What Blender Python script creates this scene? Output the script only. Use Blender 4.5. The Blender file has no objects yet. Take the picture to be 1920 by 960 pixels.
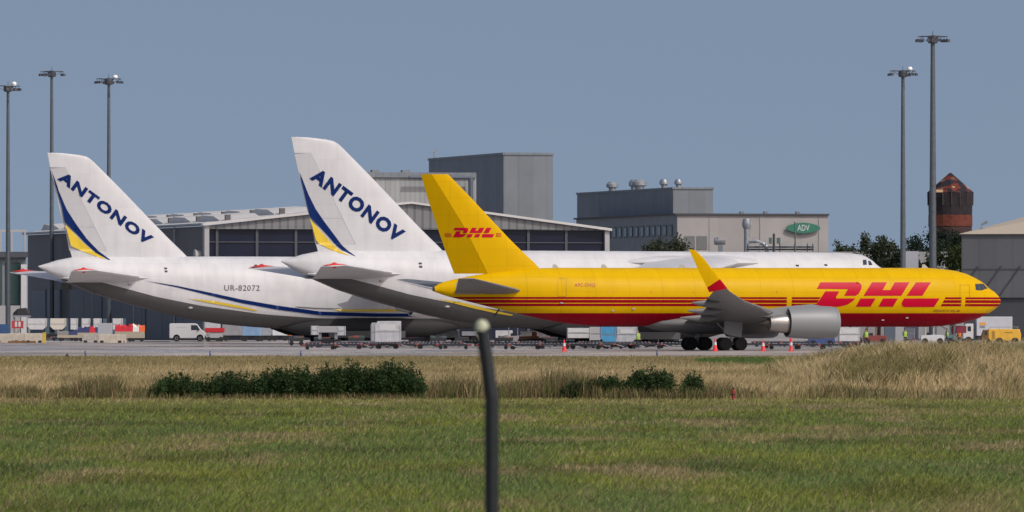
import bpy, bmesh, math, random
import numpy as np
from mathutils import Vector, Matrix
random.seed(7); rng = np.random.default_rng(11)
R = math.radians
S = bpy.context.scene
col = S.collection

# ------------------------------------------------------------ camera, sky, sun, exposure
CH = 2.73; F = 16000.0; HY = 600.0          # eye height, focal length in photo pixels, horizon row
cam = bpy.data.cameras.new('camera'); co = bpy.data.objects.new('camera', cam); col.objects.link(co)
cam.sensor_width = 36; cam.lens = 300; cam.shift_y = (HY-480)/1920
co.location = (0, 0, CH); co.rotation_euler = (R(90), 0, 0)
cam.clip_start = 1; cam.clip_end = 20000
cam.dof.use_dof = True; cam.dof.focus_distance = 800; cam.dof.aperture_fstop = 13
S.camera = co
SUN_AZ, SUN_EL = 46, 47                      # degrees to the right of straight behind the camera, above the horizon
sd = Vector((math.sin(R(SUN_AZ))*math.cos(R(SUN_EL)), -math.cos(R(SUN_AZ))*math.cos(R(SUN_EL)), math.sin(R(SUN_EL))))
w = bpy.data.worlds.new('World'); S.world = w; w.use_nodes = True
nt = w.node_tree; bg = nt.nodes['Background']
sky = nt.nodes.new('ShaderNodeTexSky'); sky.sky_type = 'NISHITA'; sky.sun_disc = False
sky.sun_elevation = R(SUN_EL); sky.sun_rotation = math.atan2(sd.x, sd.y)
sky.air_density = 1.0; sky.dust_density = 3.2; sky.ozone_density = 0.1; sky.altitude = 0
tc = nt.nodes.new('ShaderNodeTexCoord'); va = nt.nodes.new('ShaderNodeVectorMath'); va.operation = 'ADD'
va.inputs[1].default_value = (0, 0, 0.24)
vn = nt.nodes.new('ShaderNodeVectorMath'); vn.operation = 'NORMALIZE'
nt.links.new(tc.outputs['Generated'], va.inputs[0]); nt.links.new(va.outputs[0], vn.inputs[0])
nt.links.new(vn.outputs[0], sky.inputs[0])
tint = nt.nodes.new('ShaderNodeMix'); tint.data_type = 'RGBA'; tint.blend_type = 'MULTIPLY'; tint.inputs[0].default_value = 1
tint.inputs[7].default_value = (1.06, .995, .965, 1)      # greyer summer haze
nt.links.new(sky.outputs[0], tint.inputs[6]); nt.links.new(tint.outputs[2], bg.inputs[0]); bg.inputs[1].default_value = 0.105
sl = bpy.data.lights.new('sun', 'SUN'); sl.energy = 2.0; sl.angle = R(0.53); sl.color = (1.0, 0.95, 0.88)
so = bpy.data.objects.new('sun', sl); col.objects.link(so)
so.rotation_euler = (-sd).to_track_quat('-Z', 'Y').to_euler()
S.view_settings.view_transform = 'Standard'; S.view_settings.look = 'None'
S.view_settings.exposure = 0; S.view_settings.gamma = 1
S.cycles.max_bounces = 6; S.cycles.diffuse_bounces = 3; S.cycles.use_denoising = True

# ------------------------------------------------------------ materials
MATS = {}
def mat(name, c, rough=0.6, metal=0.0, var=0.0, vscale=1.0, spec=0.5, coat=0.0, bump=0.0):
    if name in MATS: return MATS[name]
    m = bpy.data.materials.new(name); m.use_nodes = True; n = m.node_tree; b = n.nodes['Principled BSDF']
    b.inputs['Base Color'].default_value = (*c, 1); b.inputs['Roughness'].default_value = rough
    b.inputs['Metallic'].default_value = metal; b.inputs['Specular IOR Level'].default_value = spec
    b.inputs['Coat Weight'].default_value = coat; b.inputs['Coat Roughness'].default_value = 0.08
    if var or bump:
        t = n.nodes.new('ShaderNodeTexCoord'); z = n.nodes.new('ShaderNodeTexNoise')
        z.inputs['Scale'].default_value = vscale; z.inputs['Detail'].default_value = 6
        n.links.new(t.outputs['Object'], z.inputs['Vector'])
        if var:
            r = n.nodes.new('ShaderNodeMapRange'); r.inputs[1].default_value = .3; r.inputs[2].default_value = .7
            r.inputs[3].default_value = 1-var; r.inputs[4].default_value = 1+var
            n.links.new(z.outputs['Fac'], r.inputs[0])
            h = n.nodes.new('ShaderNodeHueSaturation'); h.inputs['Color'].default_value = (*c, 1)
            n.links.new(r.outputs[0], h.inputs['Value']); n.links.new(h.outputs[0], b.inputs['Base Color'])
        if bump:
            bp = n.nodes.new('ShaderNodeBump'); bp.inputs['Distance'].default_value = bump
            n.links.new(z.outputs['Fac'], bp.inputs['Height']); n.links.new(bp.outputs[0], b.inputs['Normal'])
    MATS[name] = m; return m

def panel_mat(name, c, pitch=1.0, seam=0.6, rough=.55, var=.06, hpitch=0, metal=0.0, width=.12):
    """sheet cladding: vertical seams every pitch metres (object x+y), optional horizontal seams"""
    m = mat(name, c, rough, metal); n = m.node_tree; b = n.nodes['Principled BSDF']; L = n.links
    t = n.nodes.new('ShaderNodeTexCoord'); s = n.nodes.new('ShaderNodeSeparateXYZ'); L.new(t.outputs['Object'], s.inputs[0])
    def mth(op, a, bb=None, cc=None):
        q = n.nodes.new('ShaderNodeMath'); q.operation = op
        for i, v in enumerate((a, bb, cc)):
            if v is None: continue
            if isinstance(v, (int, float)): q.inputs[i].default_value = v
            else: L.new(v, q.inputs[i])
        return q.outputs[0]
    u = mth('ADD', s.outputs[0], s.outputs[1]); u = mth('DIVIDE', u, pitch)
    f = mth('FRACT', u); g = mth('LESS_THAN', f, width)
    if hpitch:
        hh = mth('FRACT', mth('DIVIDE', s.outputs[2], hpitch)); g = mth('MAXIMUM', g, mth('LESS_THAN', hh, width*.6))
    wn = n.nodes.new('ShaderNodeTexWhiteNoise'); wn.noise_dimensions = '1D'; L.new(mth('FLOOR', u), wn.inputs['W'])
    nz = n.nodes.new('ShaderNodeTexNoise'); nz.inputs['Scale'].default_value = .35; nz.inputs['Detail'].default_value = 5
    L.new(t.outputs['Object'], nz.inputs['Vector'])
    v = mth('MULTIPLY_ADD', wn.outputs[0], var*2, 1-var)
    v = mth('MULTIPLY', v, mth('MULTIPLY_ADD', nz.outputs['Fac'], .3, .85))
    v = mth('MULTIPLY', v, mth('MULTIPLY_ADD', g, -(1-seam), 1.0))
    h = n.nodes.new('ShaderNodeHueSaturation'); h.inputs['Color'].default_value = (*c, 1); L.new(v, h.inputs['Value'])
    L.new(h.outputs[0], b.inputs['Base Color']); return m

# ------------------------------------------------------------ object helpers
def setp(o, label=None, cat=None, group=None, kind=None):
    if label: o['label'] = label
    if cat: o['category'] = cat
    if group: o['group'] = group
    if kind: o['kind'] = kind
    return o
def empty(name, loc=(0, 0, 0), rz=0, **k):
    o = bpy.data.objects.new(name, None); o.empty_display_size = .1; col.objects.link(o)
    o.location = loc; o.rotation_euler = (0, 0, rz); return setp(o, **k)
def copy_tree(o, parent=None):
    c = o.copy(); col.objects.link(c); c.parent = parent
    for ch in list(o.children): copy_tree(ch, c)
    return c

class MB:
    def __init__(s): s.v = []; s.f = []; s.attr = {}
    def add(s, vs, fs):
        b = len(s.v); s.v += [tuple(p) for p in vs]; s.f += [tuple(i+b for i in f) for f in fs]; return s
    def box(s, x0, x1, y0, y1, z0, z1):
        return s.add([(x0,y0,z0),(x1,y0,z0),(x1,y1,z0),(x0,y1,z0),(x0,y0,z1),(x1,y0,z1),(x1,y1,z1),(x0,y1,z1)],
                     [(3,2,1,0),(4,5,6,7),(0,1,5,4),(1,2,6,5),(2,3,7,6),(3,0,4,7)])
    def loft(s, rings, cap0=True, cap1=True, closed=True):
        n = len(rings[0]); b = len(s.v)
        for r in rings: s.v += [tuple(p) for p in r]
        for i in range(len(rings)-1):
            for j in range(n if closed else n-1):
                k = (j+1) % n
                s.f.append((b+i*n+j, b+i*n+k, b+(i+1)*n+k, b+(i+1)*n+j))
        if cap0: s.f.append(tuple(b+j for j in reversed(range(n))))
        if cap1: s.f.append(tuple(b+(len(rings)-1)*n+j for j in range(n)))
        return s
    def tube(s, p0, p1, r0, r1=None, n=10):
        r1 = r0 if r1 is None else r1; p0 = Vector(p0); p1 = Vector(p1); d = (p1-p0).normalized()
        a = d.orthogonal().normalized(); b = d.cross(a)
        ring = lambda p, r: [p+(a*math.cos(t)+b*math.sin(t))*r for t in [2*math.pi*i/n for i in range(n)]]
        return s.loft([ring(p0, r0), ring(p1, r1)])
    def lathe(s, prof, n=24, axis='z', c=(0, 0, 0), caps=True):
        rings = []
        for (a, r) in prof:
            q = []
            for i in range(n):
                t = 2*math.pi*i/n; u, v = r*math.cos(t), r*math.sin(t)
                q.append({'z': (c[0]+u, c[1]+v, c[2]+a), 'x': (c[0]+a, c[1]+u, c[2]+v), 'y': (c[0]+v, c[1]+a, c[2]+u)}[axis])
            rings.append(q)
        return s.loft(rings, caps, caps)
    def prism(s, prof, y0, y1, inset=0.0, zc=0):
        """side profile [(x,z)] counter-clockwise seen from -y, extruded along y"""
        n = len(prof); vs = [(x, y0, z) for x, z in prof]+[(x, y1, z) for x, z in prof]
        return s.add(vs, [tuple(range(n)), tuple(reversed(range(n, 2*n)))] + [(j, j+n, (j+1) % n+n, (j+1) % n) for j in range(n)])
    def build(s, name, m, parent=None, smooth=False, bevel=0, loc=None, **k):
        me = bpy.data.meshes.new(name); me.from_pydata(s.v, [], s.f)
        bm = bmesh.new(); bm.from_mesh(me); bmesh.ops.recalc_face_normals(bm, faces=bm.faces); bm.to_mesh(me); bm.free()
        for an, vals in s.attr.items():
            a = me.attributes.new(an, 'FLOAT', 'POINT'); a.data.foreach_set('value', vals)
        me.materials.append(m)
        if smooth:
            me.polygons.foreach_set('use_smooth', [True]*len(me.polygons)); me.set_sharp_from_angle(angle=R(38))
        me.update()
        o = bpy.data.objects.new(name, me); col.objects.link(o)
        if parent: o.parent = parent
        if loc: o.location = loc
        if bevel:
            bv = o.modifiers.new('bevel', 'BEVEL'); bv.width = bevel; bv.segments = 2; bv.limit_method = 'ANGLE'
        return setp(o, **k)

def panel_lines(m, px=3.4, pz=1.35, depth=.16, grime=.10):
    n = m.node_tree; L = n.links; b = n.nodes['Principled BSDF']; src = b.inputs['Base Color']
    t = n.nodes.new('ShaderNodeTexCoord'); s = n.nodes.new('ShaderNodeSeparateXYZ'); L.new(t.outputs['Object'], s.inputs[0])
    def M(op, a, bb=0.0, cc=0.0):
        q = n.nodes.new('ShaderNodeMath'); q.operation = op
        for i, v in enumerate((a, bb, cc)):
            if isinstance(v, (int, float)): q.inputs[i].default_value = v
            else: L.new(v, q.inputs[i])
        return q.outputs[0]
    lx = M('LESS_THAN', M('FRACT', M('DIVIDE', s.outputs[0], px)), .05/px*1.3); lz = M('LESS_THAN', M('FRACT', M('DIVIDE', s.outputs[2], pz)), .045/pz)
    mp = n.nodes.new('ShaderNodeMapping'); mp.inputs['Scale'].default_value = (2.2, 1, .25); L.new(t.outputs['Object'], mp.inputs[0])
    z = n.nodes.new('ShaderNodeTexNoise'); z.inputs['Scale'].default_value = .7; z.inputs['Detail'].default_value = 7; L.new(mp.outputs[0], z.inputs['Vector'])
    wn = n.nodes.new('ShaderNodeTexWhiteNoise'); wn.noise_dimensions = '2D'; cv = n.nodes.new('ShaderNodeCombineXYZ')
    L.new(M('FLOOR', M('DIVIDE', s.outputs[0], px)), cv.inputs[0]); L.new(M('FLOOR', M('DIVIDE', s.outputs[2], pz)), cv.inputs[1]); L.new(cv.outputs[0], wn.inputs['Vector'])
    v = M('MULTIPLY', M('SUBTRACT', 1.0, M('MULTIPLY', M('MAXIMUM', lx, lz), depth)), M('MULTIPLY_ADD', z.outputs['Fac'], grime*2, 1-grime))
    v = M('MULTIPLY', v, M('MULTIPLY_ADD', wn.outputs[0], .05, .975))
    h = n.nodes.new('ShaderNodeHueSaturation')
    if src.is_linked: L.new(src.links[0].from_socket, h.inputs['Color'])
    else: h.inputs['Color'].default_value = src.default_value
    L.new(v, h.inputs['Value']); L.new(h.outputs[0], src); return m

def interp(x, pts):
    if x <= pts[0][0]: return pts[0][1]
    for (a, b), (c, d) in zip(pts, pts[1:]):
        if x <= c: return b+(d-b)*(x-a)/(c-a)
    return pts[-1][1]

def W(px, D): return ((px-960)/F*D, D)            # ground point seen at photo column px, D metres away
def Zat(py, D): return CH-(py-HY)/F*D
class Frame:
    """an upright local frame standing in the place: origin (X0,Y0), x axis turned by th"""
    def __init__(s, X0, Y0, th): s.X0, s.Y0, s.th = X0, Y0, th; s.c, s.s = math.cos(th), math.sin(th)
    def P(s, px, py, yl=0.0):                      # local (x,z) on the vertical plane y=yl
        u = (px-960)/F; v = (py-HY)/F
        t = (yl-s.X0*s.s+s.Y0*s.c)/(s.c-u*s.s)
        return ((u*t-s.X0)*s.c+(t-s.Y0)*s.s, CH-v*t)
    def Q(s, px, py, xl=0.0):                      # local (y,z) on the vertical plane x=xl
        u = (px-960)/F; v = (py-HY)/F
        t = (xl+s.X0*s.c+s.Y0*s.s)/(u*s.c+s.s)
        return (-(u*t-s.X0)*s.s+(t-s.Y0)*s.c, CH-v*t)

def fill_poly(polys):
    """2D polygons -> verts, tris"""
    vs, fs = [], []
    for poly in polys:
        bm = bmesh.new(); f = bm.faces.new([bm.verts.new((x, y, 0)) for x, y in poly]); f.normal_update()
        bmesh.ops.triangulate(bm, faces=[f]); bm.verts.index_update(); b = len(vs)
        vs += [(v.co.x, v.co.y) for v in bm.verts]; fs += [tuple(v.index+b for v in f.verts) for f in bm.faces]; bm.free()
    return vs, fs
def text_mesh(s, bold=0.0, space=1.0):
    cu = bpy.data.curves.new('t', 'FONT'); cu.body = s; cu.offset = bold; cu.space_character = space; cu.resolution_u = 3
    cu.align_x = 'LEFT'; o = bpy.data.objects.new('t', cu); col.objects.link(o)
    dg = bpy.context.evaluated_depsgraph_get(); me = bpy.data.meshes.new_from_object(o.evaluated_get(dg))
    vs = np.array([v.co[:2] for v in me.vertices]); fs = [tuple(p.vertices) for p in me.polygons]
    bpy.data.objects.remove(o); bpy.data.curves.remove(cu); bpy.data.meshes.remove(me)
    vs[:, 0] -= vs[:, 0].min(); vs[:, 0] /= vs[:, 0].max(); vs[:, 1] -= vs[:, 1].min(); vs[:, 1] /= vs[:, 1].max()
    return vs, fs                                    # unit square, v up
def place_text(tm, p0, p1, h):
    """unit text laid along p0->p1 (baseline, picture-plane units), height h"""
    vs, fs = tm; d = Vector((p1[0]-p0[0], p1[1]-p0[1])); L = d.length; d /= L; up = Vector((d.y, -d.x))
    return [(p0[0]+d.x*L*u+up.x*h*v, p0[1]+d.y*L*u+up.y*h*v) for u, v in vs], fs
def decal(name, vf, fr, surf, m, parent, step=4.0, eps=0.025, **k):
    """paint film cut from 2D shapes and wrapped onto the side surface of an aircraft"""
    vs, fs = vf
    bm = bmesh.new(); bv = [bm.verts.new((x, y, 0)) for x, y in vs]
    for f in fs:
        try: bm.faces.new([bv[i] for i in f])
        except ValueError: pass
    xs = [v[0] for v in vs]; ys = [v[1] for v in vs]
    for ax, lo, hi in ((0, min(xs), max(xs)), (1, min(ys), max(ys))):
        q = math.ceil(lo/step)*step
        while q < hi:
            co_ = (q, 0, 0) if ax == 0 else (0, q, 0); no = (1, 0, 0) if ax == 0 else (0, 1, 0)
            bmesh.ops.bisect_plane(bm, geom=bm.verts[:]+bm.edges[:]+bm.faces[:], plane_co=co_, plane_no=no)
            q += step
    bmesh.ops.triangulate(bm, faces=bm.faces[:])
    for v in bm.verts:
        px, py = v.co.x, v.co.y; y = 0.0
        for _ in range(12):
            x, z = fr.P(px, py, y); y = .5*y+.5*(-(surf(x, z)+eps))
        v.co = (x, y, z)
    bmesh.ops.recalc_face_normals(bm, faces=bm.faces[:])
    me = bpy.data.meshes.new(name); bm.to_mesh(me); bm.free(); me.materials.append(m)
    me.polygons.foreach_set('use_smooth', [True]*len(me.polygons))
    o = bpy.data.objects.new(name, me); col.objects.link(o); o.parent = parent; return setp(o, **k)

class Body:
    """fuselage: top and bottom lines, half width, section exponents"""
    def __init__(s, top, bot, wid, nt=2.0, nb=2.0, zm=.5): s.top, s.bot, s.wid, s.nt, s.nb, s.zm = top, bot, wid, nt, nb, zm
    def mid(s, x): return s.bot(x)+(s.top(x)-s.bot(x))*s.zm
    def surf(s, x, z):
        t, b = s.top(x), s.bot(x)
        if z >= t or z <= b: return 0.0
        m = s.mid(x); n = s.nt if z > m else s.nb; h = (t-m) if z > m else (m-b)
        return s.wid(x)*max(0, 1-abs((z-m)/h)**n)**(1/n)
    def mesh(s, xs, M=48):
        mb = MB(); rings = []
        for x in xs:
            t, b, m, wd = s.top(x), s.bot(x), s.mid(x), s.wid(x); r = []
            for j in range(M):
                a = 2*math.pi*(j+.5)/M; ca, sa = math.cos(a), math.sin(a); n = s.nt if sa > 0 else s.nb
                y = wd*math.copysign(abs(ca)**(2/n), ca); z = m+((t-m) if sa > 0 else (m-b))*math.copysign(abs(sa)**(2/n), sa)
                r.append((x, y, z))
            rings.append(r)
        mb.loft(rings); return mb
FOIL = [0, .0125, .05, .12, .25, .4, .55, .7, .85, 1.0]
def foil_t(t):
    t = min(max(t, 0), 1); return 5*(0.2969*math.sqrt(t)-0.126*t-0.3516*t*t+0.2843*t**3-0.1015*t**4)+.004*t
def foil_ring(xle, xte, y, z, tc, axis='z', t0=0, t1=1, inc=0.0):
    c = xle-xte; ts = sorted({t0, t1, *[t for t in FOIL if t0 < t < t1]})
    up = [(xle-c*t, tc*c*foil_t(t)) for t in ts]; ring = up+[(x, -h) for x, h in reversed(up)]
    return [(x, y, z+h-inc*(xle-x)) for x, h in ring] if axis == 'z' else [(x, y+h, z) for x, h in ring]
def ring_face(c, r, nrm): pass

# common materials
WHITE = mat('aircraft_white', (.575, .585, .61), .5, var=.04, vscale=.6, spec=.3)
TYRE = mat('tyre_rubber', (.018, .018, .02), .8)
METAL = mat('bare_metal', (.45, .46, .48), .35, .8)
STEEL = mat('galvanised_steel', (.30, .33, .36), .45, .4, var=.15, vscale=3)
BLACK = mat('black_paint', (.015, .017, .022), .5)
GLASS = mat('dark_glass', (.02, .028, .035), .08, spec=.8)
RIM = mat('wheel_rim', (.35, .35, .36), .4, .5)
YEL = mat('livery_yellow', (.64, .385, .0), .5, spec=.08)
RED = mat('livery_red', (.44, .0, .014), .45, spec=.15)
BLUE = mat('navy_paint', (.002, .018, .115), .5, spec=.12)
UAY = mat('stripe_yellow', (.70, .50, .03), .4)
REDC = mat('red_cover', (.62, .03, .03), .8)
CONC = mat('concrete_block', (.42, .40, .37), .9, var=.2, vscale=3)
BEIGE = mat('beige_barrier', (.55, .50, .43), .85, var=.15, vscale=2)
ULDM = mat('container_aluminium', (.56, .58, .61), .42, .35, var=.12, vscale=2.5)
WPAINT = mat('white_vehicle_paint', (.60, .61, .63), .35, coat=.15)
ORANGE = mat('orange_paint', (.75, .20, .03), .5)
HIVIS = mat('hivis_yellow_green', (.33, .50, .08), .8)

# ------------------------------------------------------------ ground
def vnoise(x, y, seed=0):
    r = np.random.default_rng(seed); g = r.random((64, 64)); x = np.asarray(x, float); y = np.asarray(y, float)
    xi = np.floor(x).astype(int); yi = np.floor(y).astype(int); fx = x-xi; fy = y-yi
    fx = fx*fx*(3-2*fx); fy = fy*fy*(3-2*fy); a = g[xi % 64, yi % 64]; b = g[(xi+1) % 64, yi % 64]
    c = g[xi % 64, (yi+1) % 64]; d = g[(xi+1) % 64, (yi+1) % 64]
    return (a*(1-fx)+b*fx)*(1-fy)+(c*(1-fx)+d*fx)*fy
def fbm(x, y, seed=0): return vnoise(x, y, seed)*.55+vnoise(x*2.1+7, y*2.1+3, seed+1)*.3+vnoise(x*4.3+1, y*4.3+9, seed+2)*.15
def gz(x, y):
    x = np.asarray(x, float); y = np.asarray(y, float)
    s = np.clip((x-10.2)/7.0, 0, 1); s = s*s*(3-2*s)
    up = np.clip((y-300)/32, 0, 1); up = up*up*(3-2*up); dn = np.clip((470-y)/90, 0, 1); dn = dn*dn*(3-2*dn)
    return 1.0*s*up*dn*(.85+.3*vnoise(x/3, y/14, 5))
def ground_mat():
    m = bpy.data.materials.new('field_soil_grass'); m.use_nodes = True; n = m.node_tree; b = n.nodes['Principled BSDF']
    b.inputs['Roughness'].default_value = .95; b.inputs['Specular IOR Level'].default_value = .1
    g = n.nodes.new('ShaderNodeNewGeometry'); mp = n.nodes.new('ShaderNodeMapping'); mp.inputs['Scale'].default_value = (.4, .06, 1)
    n.links.new(g.outputs['Position'], mp.inputs[0]); z = n.nodes.new('ShaderNodeTexNoise'); z.inputs['Scale'].default_value = 1.0
    z.inputs['Detail'].default_value = 8; n.links.new(mp.outputs[0], z.inputs['Vector'])
    r = n.nodes.new('ShaderNodeValToRGB'); e = r.color_ramp.elements
    e[0].position = .35; e[0].color = (.045, .06, .018, 1); e[1].position = .65; e[1].color = (.20, .15, .07, 1)
    n.links.new(z.outputs['Fac'], r.inputs[0]); n.links.new(r.outputs[0], b.inputs['Base Color']); return m
GM = ground_mat()
def grid_mesh(name, xs, ys, zf, m, **k):
    mb = MB(); nx, ny = len(xs), len(ys)
    X, Y = np.meshgrid(xs, ys); Z = zf(X, Y)
    mb.v = list(zip(X.ravel().tolist(), Y.ravel().tolist(), Z.ravel().tolist()))
    mb.f = [(j*nx+i, j*nx+i+1, (j+1)*nx+i+1, (j+1)*nx+i) for j in range(ny-1) for i in range(nx-1)]
    return mb.build(name, m, smooth=True, **k)
xs = np.concatenate([[-9000, -2000, -300], np.linspace(-60, 60, 90), [300, 2000, 9000]])
ys = np.concatenate([[-400, 0, 60], np.linspace(100, 500, 130), [640, 1000, 2000, 9000]])
grid_mesh('grass_field', xs, ys, lambda X, Y: np.where((Y > 480) | (Y < 290) | (np.abs(X) > 55), 0, gz(X, Y)), GM, kind='structure')

# apron: pale concrete, polished and partly wet-looking at this grazing angle
def apron_mat():
    m = bpy.data.materials.new('apron_concrete'); m.use_nodes = True; n = m.node_tree; b = n.nodes['Principled BSDF']; L = n.links
    g = n.nodes.new('ShaderNodeNewGeometry')
    def nz(sc, scale, det):
        mp = n.nodes.new('ShaderNodeMapping'); mp.inputs['Scale'].default_value = sc; L.new(g.outputs['Position'], mp.inputs[0])
        z = n.nodes.new('ShaderNodeTexNoise'); z.inputs['Scale'].default_value = scale; z.inputs['Detail'].default_value = det
        L.new(mp.outputs[0], z.inputs['Vector']); return z
    a = nz((.06, .012, 1), 1, 6)
    r = n.nodes.new('ShaderNodeValToRGB'); e = r.color_ramp.elements
    e[0].position = .38; e[0].color = (.24, .22, .208, 1); e[1].position = .62; e[1].color = (.44, .40, .385, 1)
    L.new(a.outputs['Fac'], r.inputs[0]); L.new(r.outputs[0], b.inputs['Base Color'])
    c = nz((.03, .02, 1), 1, 4); q = n.nodes.new('ShaderNodeMapRange')
    q.inputs[1].default_value = .42; q.inputs[2].default_value = .58; q.inputs[3].default_value = .10; q.inputs[4].default_value = .75
    L.new(c.outputs['Fac'], q.inputs[0]); L.new(q.outputs[0], b.inputs['Roughness'])
    b.inputs['Specular IOR Level'].default_value = .25; return m
AP0, AP1 = 642, 1560
ap = MB(); ap.box(-900, 900, AP0, AP1, -.3, .02); ap.build('apron', apron_mat(), kind='structure')
JO = mat('apron_joint', (.08, .08, .08), .9)
jm = MB()
for y in range(660, 1200, 30): jm.box(-300, 300, y, y+.35, .021, .025)
jm.build('apron_joints', JO, kind='structure')
ym = MB()
for y in (702, 1015): ym.box(-400, 400, y, y+.5, .021, .027)
ym.build('apron_guide_lines', mat('road_marking_yellow', (.65, .48, .08), .7), kind='structure')

# ------------------------------------------------------------ grass and meadow
def blades(name, X, Y, H, Wd, C, lean=.35, seg=2, wind=(.25, 0), **k):
    N = len(X); Z = gz(X, Y); Z = np.where((Y < 290) | (Y > 480), 0, Z)-.01
    ang = rng.normal(.5, .65, N)
    dx, dy = np.cos(ang)*Wd/2, np.sin(ang)*Wd/2
    lx = rng.normal(wind[0], lean, N)*H; ly = rng.normal(0, lean, N)*H
    P = []
    for t, wf in ((0, 1.0), (.55, .75), (1.0, .08)):
        cx = X+lx*t*t; cy = Y+ly*t*t; cz = Z+H*t*(1-.12*t)
        P.append(np.stack([cx-dx*wf, cy-dy*wf, cz], 1)); P.append(np.stack([cx+dx*wf, cy+dy*wf, cz], 1))
    V = np.stack(P, 1).reshape(-1, 3)                              # 6 verts per blade
    b = np.arange(N)[:, None]*6; q = np.array([[0, 1, 3, 2, 2, 3, 5, 4]]); Fc = (b+q).reshape(-1)
    me = bpy.data.meshes.new(name); me.vertices.add(len(V)); me.vertices.foreach_set('co', V.ravel())
    me.loops.add(len(Fc)); me.loops.foreach_set('vertex_index', Fc.astype(np.int32))
    nf = 2*N; me.polygons.add(nf); me.polygons.foreach_set('loop_start', np.arange(nf, dtype=np.int32)*4)
    me.polygons.foreach_set('loop_total', np.full(nf, 4, np.int32))
    a = me.color_attributes.new('Col', 'FLOAT_COLOR', 'POINT')
    CC = np.repeat(np.concatenate([C, np.ones((N, 1))], 1)[:, None, :], 6, 1); a.data.foreach_set('color', CC.ravel().astype(np.float32))
    me.update(); me.materials.append(LEAFM); o = bpy.data.objects.new(name, me); col.objects.link(o); return setp(o, **k)
def leaf_mat():
    m = bpy.data.materials.new('blade_and_leaf'); m.use_nodes = True; n = m.node_tree; b = n.nodes['Principled BSDF']; L = n.links
    a = n.nodes.new('ShaderNodeAttribute'); a.attribute_name = 'Col'; L.new(a.outputs['Color'], b.inputs['Base Color'])
    b.inputs['Roughness'].default_value = .6; b.inputs['Specular IOR Level'].default_value = .25
    t = n.nodes.new('ShaderNodeBsdfTranslucent'); L.new(a.outputs['Color'], t.inputs[0])
    mx = n.nodes.new('ShaderNodeMixShader'); mx.inputs[0].default_value = .38
    L.new(b.outputs[0], mx.inputs[1]); L.new(t.outputs[0], mx.inputs[2]); L.new(mx.outputs[0], n.nodes['Material Output'].inputs[0]); return m
LEAFM = leaf_mat()
def lerp3(a, b, t): return np.array(a)[None]*(1-t[:, None])+np.array(b)[None]*t[:, None]
def scatter(n, d0, d1, margin=1.12, power=1.0):
    """random points in the wedge of field between two distances, more of them near"""
    u = rng.random(n); D = d0*(d1/d0)**(u**power); X = (rng.random(n)-.5)*D*(1920/F)*margin; return X, D
# mown lawn
X, D = scatter(300000, 104, 294)
pn = fbm(X/2.6, D/15, 20); pn2 = fbm(X/1.3+4, D/5, 30); pn3 = fbm(X/.35, D/1.4, 60)
dry = np.clip((pn*.55+pn2*.27+pn3*.18-.53)*7, 0, 1)
dry = np.maximum(dry, np.clip(1-abs(D-190-X*1.2)/5, 0, 1)*np.clip((pn2-.35)*4, 0, 1)*(X > -1))
dry = np.maximum(dry, np.clip((D-262)/26, 0, 1)*.55)
hue = np.clip((fbm(X/1.7, D/13, 40)*.8+pn3*.2-.33)*2.4, 0, 1); hue = np.maximum(hue, np.clip((D-215)/40, 0, 1)*.85)
Cg = lerp3((.155, .235, .062), (.240, .290, .052), hue)*1.06
Cg = Cg*(1-.35*np.clip((vnoise(X/3.1, D/11, 71)-.6)*4, 0, 1))[:, None]
Cd = lerp3((.32, .26, .13), (.50, .40, .23), rng.random(len(X)))
C = Cg*(1-dry[:, None]*.85)+Cd*dry[:, None]*.85
single = rng.random(len(X)) < .10; C[single] = Cd[single]*.85
C *= rng.uniform(.62, 1.35, len(X))[:, None]
H = rng.uniform(.06, .16, len(X))*(1+.5*np.clip(pn3-.5, 0, 1)); H *= np.where(D < 135, 1.1, 1)
blades('lawn_grass', X, D, H, rng.uniform(.012, .03, len(X))*(D/150)**.6, C,
       label='short green mown grass with dry straw-coloured streaks filling the foreground', cat='grass', kind='stuff')
# dry meadow behind the lawn
X, D = scatter(150000, 292, 640, 1.1, 1.25)
f = fbm(X/4, D/25, 80); Cm = lerp3((.42, .32, .155), (.72, .58, .34), np.clip(rng.random(len(X))*.6+f*.5, 0, 1))
gr = np.clip((fbm(X/3, D/20, 90)-.5)*5, 0, 1)*.6
gr = np.maximum(gr, np.clip((D-455)/60, 0, 1)*.62)
patch = ((X-16.5)/4.5)**2+((D-560)/55)**2 < 1; gr = np.maximum(gr, patch*1.0)
gr = np.where((D < 301), np.maximum(gr, .55), gr)
Cm = Cm*(1-gr[:, None])+np.array([(.22, .20, .075)])*gr[:, None]; Cm[patch] = (.10, .19, .045)
Cm *= rng.uniform(.7, 1.25, len(X))[:, None]
H = rng.uniform(.28, .62, len(X))*np.where(D > 380, .55, 1)*np.where(D < 300, .6, 1); H[D > 520] *= .6
mound = gz(X, D) > .1; H[mound] *= 1.35
blades('dry_meadow', X, D, H, rng.uniform(.02, .045, len(X))*(D/300)**.5, Cm, .3,
       label='dry straw-coloured tall grass strip between the lawn and the apron', cat='tall grass', kind='stuff')
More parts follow.
